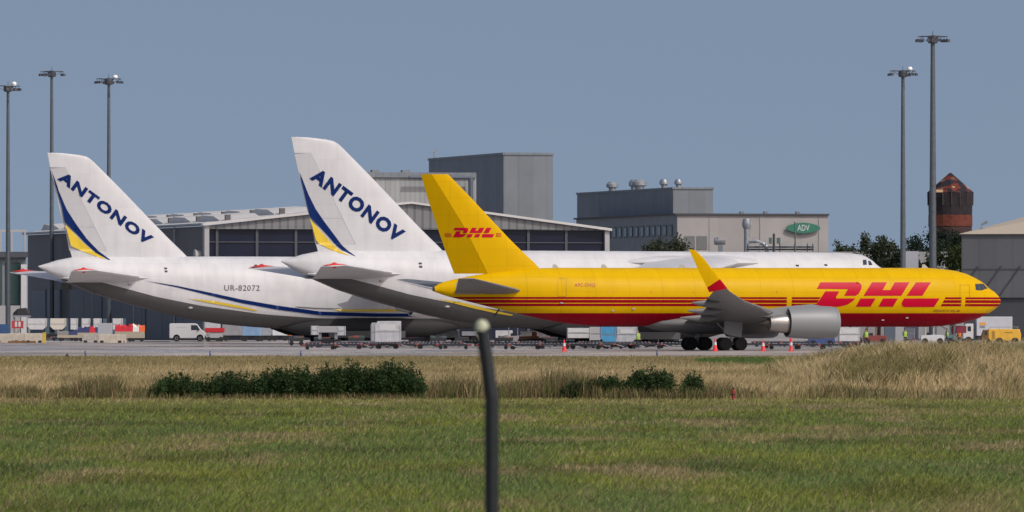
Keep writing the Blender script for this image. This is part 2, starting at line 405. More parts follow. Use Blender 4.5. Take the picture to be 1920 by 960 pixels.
# tall reeds on the mound
n = 60000; D = rng.uniform(300, 400, n); X = rng.uniform(10.4, 26, n); k = gz(X, D) > .12; X, D = X[k], D[k]
cl = fbm(X/1.1, D/7, 110); sel = rng.random(len(X)) < .35+1.1*cl; X, D, cl = X[sel], D[sel], cl[sel]
C = lerp3((.27, .215, .09), (.66, .53, .31), np.clip(cl*1.6-.25+rng.normal(0, .15, len(X)), 0, 1))
dk = fbm(X/1.9+30, D/11, 130)+np.clip((318-D)/30, 0, 1)*.08 > .50; C[dk] *= np.array([.42, .48, .34]); C *= rng.uniform(.7, 1.25, len(X))[:, None]  # dark patches, partly the shaded gaps between reeds put into the colour
blades('mound_reeds', X, D, rng.uniform(.4, 1.0, len(X))*(.55+.8*cl), rng.uniform(.018, .045, len(X)), C, .42, wind=(.18, 0),
       label='pale tall dry grass bent by the wind over the low mound at right', cat='tall grass', kind='stuff')
# brown weeds in clumps along the lawn edge
cx = [((rng.uniform(285, 800, 1500)-960)/F*290.3, rng.uniform(289.6, 290.6, 1500), rng.uniform(.10, .34, 1500), rng.random(1500)), ((rng.uniform(1110, 1330, 900)-960)/F*290.3, rng.uniform(289.6, 290.8, 900), rng.uniform(.12, .62, 900), rng.random(900))]
for px, wd, h, nn in ((40, 60, .55, 900), (120, 50, .5, 700), (165, 50, .85, 1100), (205, 40, .95, 900), (255, 40, .5, 500), (300, 40, 1.0, 350), (345, 40, 1.05, 350), (820, 50, .8, 900), (862, 60, .95, 1100),
                  (945, 50, .7, 900), (1000, 70, .85, 1500), (1055, 70, 1.2, 1600), (1100, 60, .95, 1300), (1150, 60, .7, 900), (1340, 50, .75, 600), (1400, 60, .5, 500), (1560, 90, .6, 700), (1640, 100, .5, 700), (1800, 120, .45, 700)):
    D0 = rng.uniform(291, 300, nn); cx.append((((px+rng.normal(0, wd*.33, nn))-960)/F*D0, D0, rng.beta(1.6, 1.8, nn)*h*1.1+.08, rng.random(nn)))
X = np.concatenate([c[0] for c in cx]); D = np.concatenate([c[1] for c in cx]); H = np.concatenate([c[2] for c in cx]); u = np.concatenate([c[3] for c in cx])
C = np.where(u[:, None] < .40, np.array([(.15, .105, .055)]), np.where(u[:, None] < .78, np.array([(.12, .15, .045)]), np.array([(.36, .28, .15)])))*rng.uniform(.6, 1.4, len(X))[:, None]
blades('brown_weeds', X, D, H, rng.uniform(.012, .04, len(X)), C, .22, wind=(.05, 0),
       label='brown seeded weeds standing in clumps along the edge of the lawn', cat='weeds', kind='stuff')

def leaf_cloud(name, parent, centres, nleaf, size, c0, c1, flat=1.0, seed=0, **k):
    """leaf-sized faces spread through overlapping clump volumes; centres: (x,y,z,rx,ry,rz)"""
    r = np.random.default_rng(seed); V = []; C = []
    tot = sum(c[3]*c[4]*c[5] for c in centres)
    for c in centres:
        m = max(12, int(nleaf*c[3]*c[4]*c[5]/tot)); d = r.normal(size=(m, 3)); d /= np.linalg.norm(d, axis=1)[:, None]
        d *= (r.random(m)**.45)[:, None]*(1+.25*r.normal(size=m))[:, None]
        p = np.array(c[:3])+d*np.array(c[3:6]); p[:, 2] = np.maximum(p[:, 2], .03)
        a = r.normal(size=(m, 3)); a /= np.linalg.norm(a, axis=1)[:, None]; b = np.cross(a, r.normal(size=(m, 3))); b /= np.linalg.norm(b, axis=1)[:, None]
        s = size*r.uniform(.5, 1.3, m)[:, None]
        V.append(np.stack([p-a*s, p+b*s*.5, p+a*s, p-b*s*.5], 1))
        cc = lerp3(c0, c1, np.clip(r.normal(.45+.25*r.normal(), .3, m), 0, 1)); C.append(cc)
    V = np.concatenate(V).reshape(-1, 3); C = np.repeat(np.concatenate(C), 4, 0); N = len(V)//4
    me = bpy.data.meshes.new(name); me.vertices.add(len(V)); me.vertices.foreach_set('co', V.ravel())
    me.loops.add(N*4); me.loops.foreach_set('vertex_index', np.arange(N*4, dtype=np.int32))
    me.polygons.add(N); me.polygons.foreach_set('loop_start', np.arange(N, dtype=np.int32)*4); me.polygons.foreach_set('loop_total', np.full(N, 4, np.int32))
    a = me.color_attributes.new('Col', 'FLOAT_COLOR', 'POINT'); a.data.foreach_set('color', np.concatenate([C, np.ones((len(C), 1))], 1).ravel().astype(np.float32))
    me.update(); me.materials.append(LEAFM); o = bpy.data.objects.new(name, me); col.objects.link(o); o.parent = parent; return setp(o, **k)
BARK = mat('bark', (.09, .07, .05), .9, var=.3, vscale=6)
def shrub(px, wpx, hpx, label, seed, D=291, c0=(.014, .036, .012), c1=(.065, .12, .036)):
    sc = F/D; X0, Y0 = W(px, D+.6); wd = wpx/sc*1.12; h = hpx/sc*1.12; r = random.Random(seed)
    e = empty('shrub', (X0, Y0, 0), label=label, cat='shrub', group='dark shrubs along the lawn edge')
    cs = []
    n = max(6, int(wd*11))
    for i in range(n):
        x = (r.random()-.5)*wd*.92; e2 = 1-(abs(x)/(wd/2))**3*.45; hh = h*e2*r.uniform(.72, 1.0)
        cs.append((x, r.uniform(-.4, .5), hh*.5, r.uniform(.18, .34), .35, hh*.46)); cs.append((x+.1, r.uniform(-.3, .4), hh*r.uniform(.8, 1.02), r.uniform(.05, .14), .15, r.uniform(.08, .2)))
    leaf_cloud('foliage', e, cs, int(5600*wd*h)+1200, .042, c0, c1, seed=seed)
    for i in range(max(4, n//2)):
        x = (r.random()-.5)*wd*.8; MB().tube((x, r.uniform(-.2, .2), 0), (x+r.uniform(-.2, .2), r.uniform(-.2, .3), h*.75), .018, .006, 5).build('stem', BARK, e)
for i, a in enumerate(((326, 66, 46, 'small rounded dark green shrub at the left end of the hedge row'),
        (430, 130, 48, 'low wide dark green shrub second from the left end of the hedge row'),
        (545, 130, 58, 'mid height dark green shrub in the middle of the hedge row'),
        (650, 130, 66, 'tall dark green shrub in the right half of the hedge row'),
        (742, 100, 68, 'tallest dark green shrub at the right end of the hedge row'),
        (1088, 56, 34, 'lowest green scrub clump, first to the right of the post among brown weeds'),
        (1146, 60, 46, 'ragged green bush second to the right of the post'),
        (1206, 44, 64, 'narrow upright dark bush right of the ragged low one'),
        (1238, 40, 56, 'rounded dark bush next to the narrow upright one'),
        (1296, 32, 46, 'single small dark green bush standing alone in the dry grass'))):
    shrub(a[0], a[1], a[2], a[3], 50+i)

# ------------------------------------------------------------ hangars and buildings
BA = R(14)
def bframe(pxc, D): X0, Y0 = W(pxc, D); return Frame(X0, Y0, BA)
def hall(name, fr, **k): return empty(name, (fr.X0, fr.Y0, 0), fr.th, **k)
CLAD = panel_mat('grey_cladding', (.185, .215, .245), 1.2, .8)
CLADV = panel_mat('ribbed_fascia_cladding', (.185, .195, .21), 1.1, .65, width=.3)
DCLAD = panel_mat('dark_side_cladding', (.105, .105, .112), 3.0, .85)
DOORM = panel_mat('hangar_door_panel', (.11, .135, .165), 14, .3, width=.03)
ROOFW = mat('pale_roof_sheet', (.54, .54, .54), .6, var=.08, vscale=.3)
TRIM = mat('roof_edge_trim', (.38, .39, .405), .5)
WALLB = panel_mat('beige_grey_render', (.325, .318, .32), 6.5, .93, rough=.8, width=.015)
GLZ = mat('hangar_glazing', (.010, .014, .032), .25, var=.25, vscale=.2, spec=.25)
DKBOX = panel_mat('tower_block_cladding', (.175, .205, .235), 2.4, .9)

# gabled hangar
fr = bframe(388, 1150); e = hall('gabled_hangar', fr, label='long dark hangar with ribbed gable front and pale roof full of skylights', cat='hangar')
Wd = fr.P(1138, 428)[0]; zl = fr.P(388, 419)[1]; zr = fr.P(1138, 429)[1]; xp, zp = fr.P(770, 378); dep = fr.Q(52, 438)[0]
zg = fr.P(700, 430)[1]
MB().prism([(0, zg), (Wd, zg), (Wd, zr-.3), (xp, zp-.3), (0, zl-.3)], 0, .5).build('gable_fascia', CLADV, e)
MB().box(.3, Wd-.3, .6, 1.0, 0, zg).build('glass_front', GLZ, e)
mu = MB()
for px in (408, 483, 556, 860, 992, 1063): x = fr.P(px, 450)[0]; mu.box(x-.18, x+.18, .35, .6, 0, zg)
z = fr.P(600, 454)[1]; mu.box(0.3, Wd-.3, .4, .59, z-.06, z+.06)
mu.build('mullions', mat('mullion_grey', (.06, .07, .09), .5), e)
MB().box(-.35, .3, -.1, 1.1, 0, zl-.3).build('corner_post', TRIM, e)
MB().box(Wd-.3, Wd+.35, -.1, 1.1, 0, zr-.3).build('corner_post', TRIM, e)
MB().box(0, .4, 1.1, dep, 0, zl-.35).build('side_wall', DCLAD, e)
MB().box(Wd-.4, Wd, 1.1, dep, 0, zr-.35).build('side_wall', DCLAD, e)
rf = MB()
rf.add([(-.6, -.5, zl-.3), (xp, -.5, zp-.28), (xp, dep, zp-.28), (-.6, dep, zl-.3), (-.6, -.5, zl+.05), (xp, -.5, zp), (xp, dep, zp), (-.6, dep, zl+.05)],
       [(0, 3, 2, 1), (4, 5, 6, 7), (0, 1, 5, 4), (2, 3, 7, 6), (3, 0, 4, 7), (1, 2, 6, 5)])
rf.add([(xp, -.5, zp-.28), (Wd+.6, -.5, zr-.3), (Wd+.6, dep, zr-.3), (xp, dep, zp-.28), (xp, -.5, zp), (Wd+.6, -.5, zr+.05), (Wd+.6, dep, zr+.05), (xp, dep, zp)],
       [(0, 3, 2, 1), (4, 5, 6, 7), (0, 1, 5, 4), (2, 3, 7, 6), (1, 2, 6, 5)])
rf.build('roof', ROOFW, e)
SKYL = mat('skylight_curb', (.10, .10, .11), .6)
for row, fx in enumerate((.22, .55)):
    for j in range(7):
        x = xp*fx; y0 = 6+j*19+row*8; zb = zl+(zp-zl)*fx
        s1 = MB(); rings = []
        for yy, hh in ((y0, .15), (y0+4, .75), (y0+12, .95), (y0+14, .2)): rings.append([(x-3.2, yy, zb-.45), (x-3.2, yy, zb+hh-.3), (x+2.6, yy, zb+hh+.1), (x+2.6, yy, zb)])
        s1.loft(rings).build('skylight', ROOFW, e)
        MB().box(x-2.6, x-1.9, y0-1.2, y0-.5, zb-.3, zb+.6).build('roof_vent', SKYL, e)
# sliding door leaves on the long side
zd = fr.Q(130, 543)[1]; cuts = [fr.Q(px, 543)[0] for px in (385, 333, 277, 195, 133)]; op = fr.Q(117, 543)[0]; c2 = [op, fr.Q(90, 543)[0], fr.Q(62, 543)[0]]
for a, b in list(zip(cuts, cuts[1:]))+list(zip(c2, c2[1:])):
    MB().box(-.30, -.02, a+.5, b-.5, .1, zd).build('sliding_door', DOORM, e)
MB().box(-.12, -.02, cuts[-1]+.2, op-.2, 0, zd).build('open_doorway', BLACK, e)
MB().box(-.16, -.02, cuts[-1], op, zd, zd+1.8).build('door_header', mat('olive_header', (.12, .11, .06), .8), e)
MB().tube((-.6, .5, zg-4.2), (3.5, -.6, zg-4.2), .12).build('jib_arm', TRIM, e)
fl = MB(); fl.tube((-.5, 1.5, zg-3.5), (-1.4, 1.5, zg-3.5), .5, .8, 10); fl.build('wall_floodlight', TRIM, e)

gt = MB(); gt.tube((-.75, -.5, zl-.1), (-.75, dep, zl-.1), .16, .16, 6); gt.build('gutter', STEEL, e)
for y_ in (20, 48, 78, 108): MB().tube((-.3, y_, 0), (-.3, y_, zl-.3), .12, .12, 6).build('downpipe', STEEL, e)
# ribbed flat hall behind and the tall tower block
fr = bframe(684, 1342); e = hall('flat_roof_hall', fr, label='flat roofed pale ribbed hall between the white tail and the tall block', cat='building')
zt = fr.P(700, 323)[1]; w1 = fr.P(893, 327)[0]
MB().box(0, w1, 0, 20, 0, zt-.8).build('wall', panel_mat('pale_ribbed_wall', (.33, .35, .365), .8, .85, width=.3), e)
MB().box(-.3, w1-.1, -.4, 20.3, zt-.8, zt).build('parapet', CLAD, e)
pv = MB(); x = fr.P(890, 330)[0]; zz = fr.P(890, 333)[1]
pv.tube((x-11, -1.5, zz), (x-1, -1.5, zz), .28); pv.tube((x-1, -1.5, zz), (x-1, -1.5, 5), .4); pv.build('downpipe', mat('duct_blue_grey', (.10, .13, .17), .5), e)
vb = MB(); 
for px in (700, 757): x = fr.P(px, 322)[0]; vb.box(x, x+1.2, 1, 2, zt, zt+.4)
vb.build('roof_vent', CLAD, e)
fr = bframe(944, 1395); e = hall('tower_block', fr, label='tallest windowless grey block with dark left face in the middle background', cat='building')
zt = fr.P(944, 286)[1]; w1 = fr.P(1037, 287)[0]; d1 = fr.Q(804, 297)[0]
MB().box(0, w1, 0, d1, 0, zt-.4).build('wall', DKBOX, e)
MB().box(-.15, w1+.15, -.15, d1+.15, zt-.4, zt).build('parapet', CLAD, e)
y0 = fr.Q(808, 297)[0]; MB().tube((.6, y0, zt), (.6, y0, zt+1.2), .1).tube((.1, y0, zt+1.1), (1.1, y0, zt+1.2), .06).tube((1.0, y0, zt+1.1), (1.0, y0, zt+1.5), .05).build('roof_mast', STEEL, e)
# works building with windows, vents and sign
fr = bframe(1270, 1300); e = hall('works_building', fr, label='beige flat roofed works building with window band and green oval sign', cat='building')
zt = fr.P(1270, 400)[1]; w1 = fr.P(1553, 402)[0]; d1 = fr.Q(1081, 412)[0]
MB().box(0.02, w1, 0, d1, 0, zt-.25).build('wall', WALLB, e)
MB().box(-.4, w1+.1, -.35, d1+.4, zt-.25, zt).build('roof_edge', mat('dark_roof_edge', (.05, .055, .065), .6), e)
za = fr.Q(1200, 424)[1]; zb = fr.Q(1200, 445)[1]; ya = fr.Q(1262, 430)[0]; yb = d1-5
cw = MB(); cw.box(-.05, .01, 0, d1, 0, zt-.25); cw.build('side_cladding', CLAD, e)
ny = 16
for i in range(ny):
    y0 = ya+(yb-ya)*i/ny; y1 = ya+(yb-ya)*(i+.55)/ny
    wn = MB().box(-.14, -.055, y0, y1, zb, za).build('window', mat('window_frame_dark', (.06, .08, .085), .5), e)
    MB().box(-.18, -.141, y0+.25, y1-.25, zb+.2, za-.2).build('pane', GLASS, wn)
fr2 = bframe(1262, 1316); o = empty('upper_plant_block', (fr2.X0, fr2.Y0, 0), fr2.th, label='dark upper storey block with five roof ventilators on the works building', cat='building')
z2 = fr2.P(1262, 351)[1]; w2 = fr2.P(1337, 352)[0]; d2 = fr2.Q(1082, 363)[0]
MB().box(0, w2, 0, d2, zt-.1, z2-.3).build('wall', DKBOX, o); MB().box(-.15, w2+.15, -.15, d2+.15, z2-.3, z2).build('roof_edge', CLAD, o)
def vent(px, py, D, r, label):
    X0, Y0 = W(px, D); h = Zat(py, D)-z2
    v = empty('roof_ventilator', (X0, Y0, z2), label=label, cat='roof vent', group='roof ventilators on the plant block')
    MB().lathe([(0, r*.6), (h*.45, r*.6)], 12).build('neck', STEEL, v, smooth=True)
    MB().lathe([(h*.35, r*.7), (h*.45, r), (h*.75, r), (h, r*.62)], 12).build('cowl', STEEL, v, smooth=True)
for a in ((1148, 341, 1358, .95, 'leftmost ventilator on the dark plant block roof'), (1189, 337, 1350, .85, 'smaller ventilator partly behind the widest one'),
          (1199, 337, 1344, 1.2, 'widest ventilator on the plant block roof'), (1245, 336, 1328, .7, 'narrow ventilator near the corner of the plant block'),
          (1272, 336, 1322, .62, 'rightmost narrow ventilator above the lighter wall')): vent(*a)
for px in (1330, 1425, 1535): x = fr.P(px, 430)[0]; MB().tube((x, -.08, 0), (x, -.08, zt-.3), .035, .035, 6).build('downpipe', TRIM, e)
for px in (1293, 1316): x = fr.P(px, 440)[0]; z_ = fr.P(px, 455)[1]; MB().box(x-.8, x+.8, -.1, -.01, z_-1.0, z_+1.0).build('louvre', mat('louvre_grey', (.14, .15, .16), .6), e)
for px in (1395, 1440, 1500): x = fr.P(px, 400)[0]; MB().box(x-.3, x+.3, 1.0, 1.6, zt, zt+.35).build('roof_vent', CLAD, e)
# green oval sign standing off the wall
sx, sz = fr.P(1506, 427.5, -.55); 
sg = empty('oval_sign', (fr.X0, fr.Y0, 0), fr.th, label='green pointed oval sign with white letters on the beige wall', cat='sign')
hw = fr.P(1538, 427)[0]-fr.P(1506, 427)[0]; hh = .82
pts = [(sx+hw*math.cos(t)*abs(math.cos(t))**.35, sz+hh*math.sin(t)) for t in [2*math.pi*i/32 for i in range(32)]]
MB().prism(pts, -.65, -.45).build('panel', mat('sign_green', (.025, .165, .115), .5), sg)
tm = text_mesh('ADV', .02)
tv = [(sx-hw*.36+u*hw*.72, -.68, sz-.45+v*.95) for u, v in tm[0]]; MB().add(tv, tm[1]).build('lettering', mat('sign_white', (.42, .50, .50), .6), sg)
MB().tube((sx-1.5, -.44, sz), (sx-1.5, 0, sz), .06).tube((sx+1.5, -.44, sz), (sx+1.5, 0, sz), .06).build('bracket', STEEL, sg)
# plant in front of the beige wall
def W3(px, py, D): x, y = W(px, D); return Vector((x, y, Zat(py, D)))
D = 1285
X0, Y0 = W(1400, D); v = empty('exhaust_stack', (X0, Y0, 0), label='tall grey exhaust stack with capped head and curved duct by the beige wall', cat='chimney')
zc = Zat(410, D); r = .42
MB().tube((0, 0, 0), (0, 0, zc), r, r, 14).build('stack', STEEL, v, smooth=True)
MB().lathe([(zc-1.5, .5), (zc-1.1, .68), (zc-.6, .68), (zc, .5)], 14).build('cap', STEEL, v, smooth=True)
dd = MB(); zz = Zat(452, D); p = [(0, 0, zz), (1.4, -.1, zz), (2.4, -.2, zz-.35), (3.2, -.3, zz-1.1), (3.6, -.3, zz-2.4)]
for a, b in zip(p, p[1:]): dd.tube(a, b, .36, .34, 10)
dd.build('duct', STEEL, v, smooth=True)
MB().tube((.7, 0, zz), (.7, 0, Zat(415, D)), .06).build('pipe', TRIM, v)
X0, Y0 = W(1350, D); v = empty('roof_cooler', (X0, Y0, 0), label='short horizontal drum fan with pale top beside the exhaust stack', cat='ventilation fan')
zz = Zat(452, D); dm = MB(); dm.lathe([(-.9, .5), (-.7, .62), (.8, .55)], 14, axis='x', c=(0, 0, zz)); dm.build('drum', STEEL, v, smooth=True)
MB().box(-.3, 1.0, -.6, .6, zz+.1, zz+.55).build('hood', TRIM, v); MB().box(-.3, .4, -.4, .4, 0, zz-.5).build('stand', CLAD, v)
X0, Y0 = W(1480, D-20); v = empty('pipe_rack', (X0, Y0, 0), label='long dark pipe bridge with small white boxes in front of the beige wall', cat='pipe rack')
D2 = D-20; sc = D2/F; zz = Zat(463, D2); pr = MB()
for k in range(2): pr.box(-80*sc, 46*sc, -.1+k*.5, .1+k*.5, zz-.15-k*.35, zz+.1-k*.35)
for px in (-78, -45, -18, 10, 34, 44): pr.box(px*sc-.08, px*sc+.08, 0, .2, 0, zz+.5)
pr.build('beam', mat('dark_pipework', (.06, .08, .10), .6), v)
for px, h_ in ((-60, .45), (-13, .5), (-5, .8), (22, .4), (38, .5)): MB().box(px*sc-.3, px*sc+.3, -.3, .1, zz+.15, zz+.15+h_).build('box', TRIM, v)
for px, py, r0, cname in ((1451, 438, .22, 'dark'), (1491, 416, .13, 'green')):
    X0, Y0 = W(px, D-30); h_ = Zat(py, D-30); v = empty('pole', (X0, Y0, 0), label=f'slim {cname} pole rising in front of the beige wall '+('left of the sign' if px < 1480 else 'overlapping the sign'), cat='pole')
    MB().tube((0, 0, 0), (0, 0, h_), r0, r0*.8, 8).build('shaft', mat('pole_'+cname, (.05, .06, .07) if cname == 'dark' else (.10, .16, .14), .5), v)
    if cname == 'dark':
        MB().box(-.75, -.28, -.1, .1, h_-1.5, h_-.6).build('box', mat('pole_green', (.1, .16, .14), .5), v); MB().box(.4, .95, -.1, .1, h_-1.5, h_-.6).build('box', mat('pole_green', (.1, .16, .14), .5), v)
    else: MB().lathe([(h_, .14), (h_+.15, .05)], 8).build('tip', STEEL, v)
MB_ = MB(); X0, Y0 = W(1380, 1240)
wl = MB(); wl.box(-16, 40, 0, .5, 0, Zat(472, 1240)); wl.build('boundary_wall', mat('wall_grey', (.30, .31, .33), .8, var=.1, vscale=.5), loc=(X0, Y0, 0), label='low grey wall running below the beige building behind the white aircraft roof', cat='wall')
# right hand hangar
X0_, Y0_ = W(1803, 1130); fr = Frame(X0_, Y0_, R(-4)); e = hall('grey_hangar', fr, label='grey hangar with pale sloping roof and dark door at the right edge', cat='hangar')
zt = fr.P(1803, 439)[1]; w1 = fr.P(2050, 432)[0]; zk = fr.P(1803, 558)[1]; xr, zr_ = fr.P(1925, 412)
GH = panel_mat('right_hangar_cladding', (.088, .097, .11), 2.2, .9)
MB().box(0, w1, 0, 60, zk, zt).build('wall', GH, e)
MB().box(.3, w1, .4, 60, 0, zk).build('door', mat('dark_door', (.045, .05, .065), .6, var=.1, vscale=.5), e)
MB().add([(-.4, -.4, zt), (w1, -.4, zt+.02), (w1, 10, zr_+1.6), (xr, 10, zr_+.6), (-.4, 10, zt+.02)], [(0, 1, 2, 3), (0, 3, 4)]).add([(-.4, 10, zt), (xr, 10, zr_+.6), (w1, 10, zr_+1.6), (w1, 10, zt)], [(0, 3, 2, 1)]).build('roof', mat('beige_roof', (.42, .37, .30), .7), e)
br = MB(); zz = fr.P(1810, 505)[1]; br.box(.2, w1, -.06, -.01, zz-.08, zz+.08)
for px in (1834, 1877, 1913): x = fr.P(px, 498)[0]; br.tube((x, -.12, zz+.4), (x-4.5, -.12, zz-6), .1, .1, 6)
br.build('brace', mat('brace_dark', (.045, .05, .06), .6), e)
x, z_ = fr.P(1840, 425); lp = MB(); lp.tube((x, 2, zt), (x, 2, z_+.3), .07); lp.tube((x, 2, z_+.3), (x+.8, 2, z_+.7), .12, .2); lp.build('roof_lamp', STEEL, e)
# glass hall far left
fr = bframe(-90, 1210); e = hall('glass_hall', fr, label='glazed hall with steel roof frame at the far left edge', cat='building')
w1 = fr.P(50, 500)[0]; za = fr.P(20, 472)[1]; 
MB().box(0, w1, .3, 30, 0, za).build('wall', CLAD, e)
for i in range(6): MB().box(w1-3-i*2.6, w1-.9-i*2.6, .1, .28, fr.P(20, 570)[1], fr.P(20, 492)[1]).build('window', mat('green_glass', (.02, .05, .05), .1, spec=.8), e)
zf = fr.P(20, 432)[1]; ff = MB()
for x in (w1-.3, w1-2.2, w1-3.8, w1-8, w1-12): ff.box(x-.12, x+.12, -.3, -.1, za, zf)
ff.box(w1-16, w1, -.31, -.09, zf-.2, zf+.1); ff.build('roof_frame', TRIM, e)
MB().box(-1, w1+.1, -.6, .1, za-.8, za).build('canopy', mat('canopy_dark', (.06, .07, .09), .5), e)
MB().box(w1-.9, w1-.1, -.5, 0, 0, za-1.8).build('column', WPAINT, e)
MB().box(0, w1-1, -.4, .0, 0, fr.P(20, 573)[1]).build('plinth', TRIM, e)

# water tower
D = 1480; X0, Y0 = W(1782, D); sc = D/F
e = empty('water_tower', (X0, Y0, 0), label='old brick water tower with patchy burnt-looking cone roof behind the trees', cat='water tower')
def patch_mat():
    m = mat('patchy_tiles', (.1, .1, .1), .95, spec=.05); n = m.node_tree; t = n.nodes.new('ShaderNodeTexCoord'); z = n.nodes.new('ShaderNodeTexNoise'); z.inputs['Scale'].default_value = .55; z.inputs['Detail'].default_value = 5
    r = n.nodes.new('ShaderNodeValToRGB'); e = r.color_ramp.elements; e[0].color = (.03, .03, .04, 1); e[0].position = .50; e[1].color = (.20, .045, .025, 1); e[1].position = .55
    q = e.new(.60); q.color = (.04, .04, .045, 1); q = e.new(.66); q.color = (.55, .36, .22, 1)
    n.links.new(t.outputs['Object'], z.inputs['Vector']); n.links.new(z.outputs['Fac'], r.inputs[0]); n.links.new(r.outputs[0], n.nodes['Principled BSDF'].inputs[0]); return m
r0 = 42*sc; ze = Zat(361, D); za = Zat(324, D)
BRD = mat('sooty_brick', (.018, .014, .018), .9, var=.4, vscale=1.2); BRR = mat('red_brick', (.12, .030, .018), .9, var=.3, vscale=1.5)
MB().lathe([(Zat(404, D), r0*.97), (ze, r0)], 16).build('upper_wall', BRD, e)
MB().lathe([(Zat(424, D), r0*.985), (Zat(403, D), r0*.985)], 16).build('brick_band', BRR, e)
MB().lathe([(0, r0*.93), (Zat(424, D), r0*.96)], 16).build('lower_wall', mat('dark_red_brick', (.045, .022, .022), .9, var=.3, vscale=1.2), e)
MB().lathe([(ze, r0*1.04), (za, .15)], 8).build('cone_roof', patch_mat(), e)
for i in range(16):
    a = 2*math.pi*i/16; MB().tube((r0*math.cos(a), r0*math.sin(a), Zat(385, D)), (r0*1.01*math.cos(a), r0*1.01*math.sin(a), ze), .14, .14, 4).build('pilaster', mat('pilaster_grey', (.045, .04, .04), .9), e)

def tree(px, D, top, bottom_hidden, wpx, label, seed, c0=(.012, .024, .012), c1=(.05, .075, .025), n=3500, airy=0):
    X0, Y0 = W(px, D); sc = D/F; h = Zat(top, D); wd = wpx*sc*1.35; r = random.Random(seed)
    e = empty('tree', (X0, Y0, 0), label=label, cat='tree', group='trees behind the apron'); cs = []
    for i in range(22 if not airy else 24):
        a = r.uniform(0, 6.28); q = r.random()**.5*wd*.52; z = r.uniform(.30, .88)*h; k_ = 1-abs(z/h-.55)*.8
        rr = wd*(.22 if not airy else .10)*r.uniform(.7, 1.2); cs.append((math.cos(a)*q*k_, math.sin(a)*q*k_, z, rr, rr, rr*(.9 if not airy else 1.6)))
    cs.append((0, 0, h*.88, wd*.15, wd*.15, h*.1))
    leaf_cloud('crown', e, cs, int(n*2.4), .25, c0, c1, seed=seed)
    t = MB(); t.tube((0, 0, 0), (0, 0, h*.6), .3, .15, 7)
    for i in range(5): a = r.uniform(0, 6.28); t.tube((0, 0, h*(.35+.06*i)), (math.cos(a)*wd*.3, math.sin(a)*wd*.3, h*(.6+.05*i)), .12, .04, 5)
    t.build('trunk', BARK, e)
for a in ((1233, 1255, 440, 0, 84, 'broad tree before the window band of the works building', 1, (.03, .045, .03), (.07, .085, .045), 5500),
          (1572, 1330, 447, 0, 46, 'small dark tree at the right end of the beige building', 2),
          (1600, 1300, 452, 0, 60, 'low green tree between the beige building and the airy ones', 9, (.03, .045, .025), (.08, .10, .05), 2500),
          (1622, 1290, 434, 0, 50, 'tall airy light green tree with thin upright twigs', 3, (.05, .07, .04), (.10, .12, .07), 1500, 1),
          (1655, 1280, 438, 0, 60, 'airy tree with thin twigs just left of the shorter floodlight mast', 4, (.04, .06, .035), (.09, .11, .06), 1700, 1),
          (1648, 1210, 452, 0, 86, 'dense rounded dark tree behind the white cockpit roof', 5, (.012, .02, .010), (.04, .055, .022), 5000),
          (1680, 1200, 466, 0, 60, 'lower dark tree left of the shorter floodlight mast', 6, (.012, .02, .010), (.035, .05, .02), 3000),
          (1712, 1220, 460, 0, 44, 'small dark tree between the two right floodlight masts', 7),
          (1750, 1330, 419, 0, 84, 'big dark green tree with a drooping branch below the water tower', 8, (.008, .02, .014), (.025, .05, .032), 6000),
          (1790, 1320, 425, 0, 66, 'dark green tree at the foot of the water tower', 10, (.008, .02, .014), (.03, .055, .03), 4500),
          (1784, 1220, 455, 0, 70, 'lighter green bushy tree beside the right hangar', 11, (.02, .035, .012), (.065, .09, .03), 4500),
          (1745, 1215, 470, 0, 60, 'low dark tree at the foot of the taller right mast', 12)): tree(*a)
X0, Y0 = W(1712, 1190); b = MB(); b.box(-.95, .95, 0, 4, 0, Zat(471, 1190)); 
b.build('white_shed', mat('shed_white', (.42, .44, .50), .7), loc=(X0-0.2, Y0, 0), label='small pale shed between the two right floodlight masts', cat='shed')

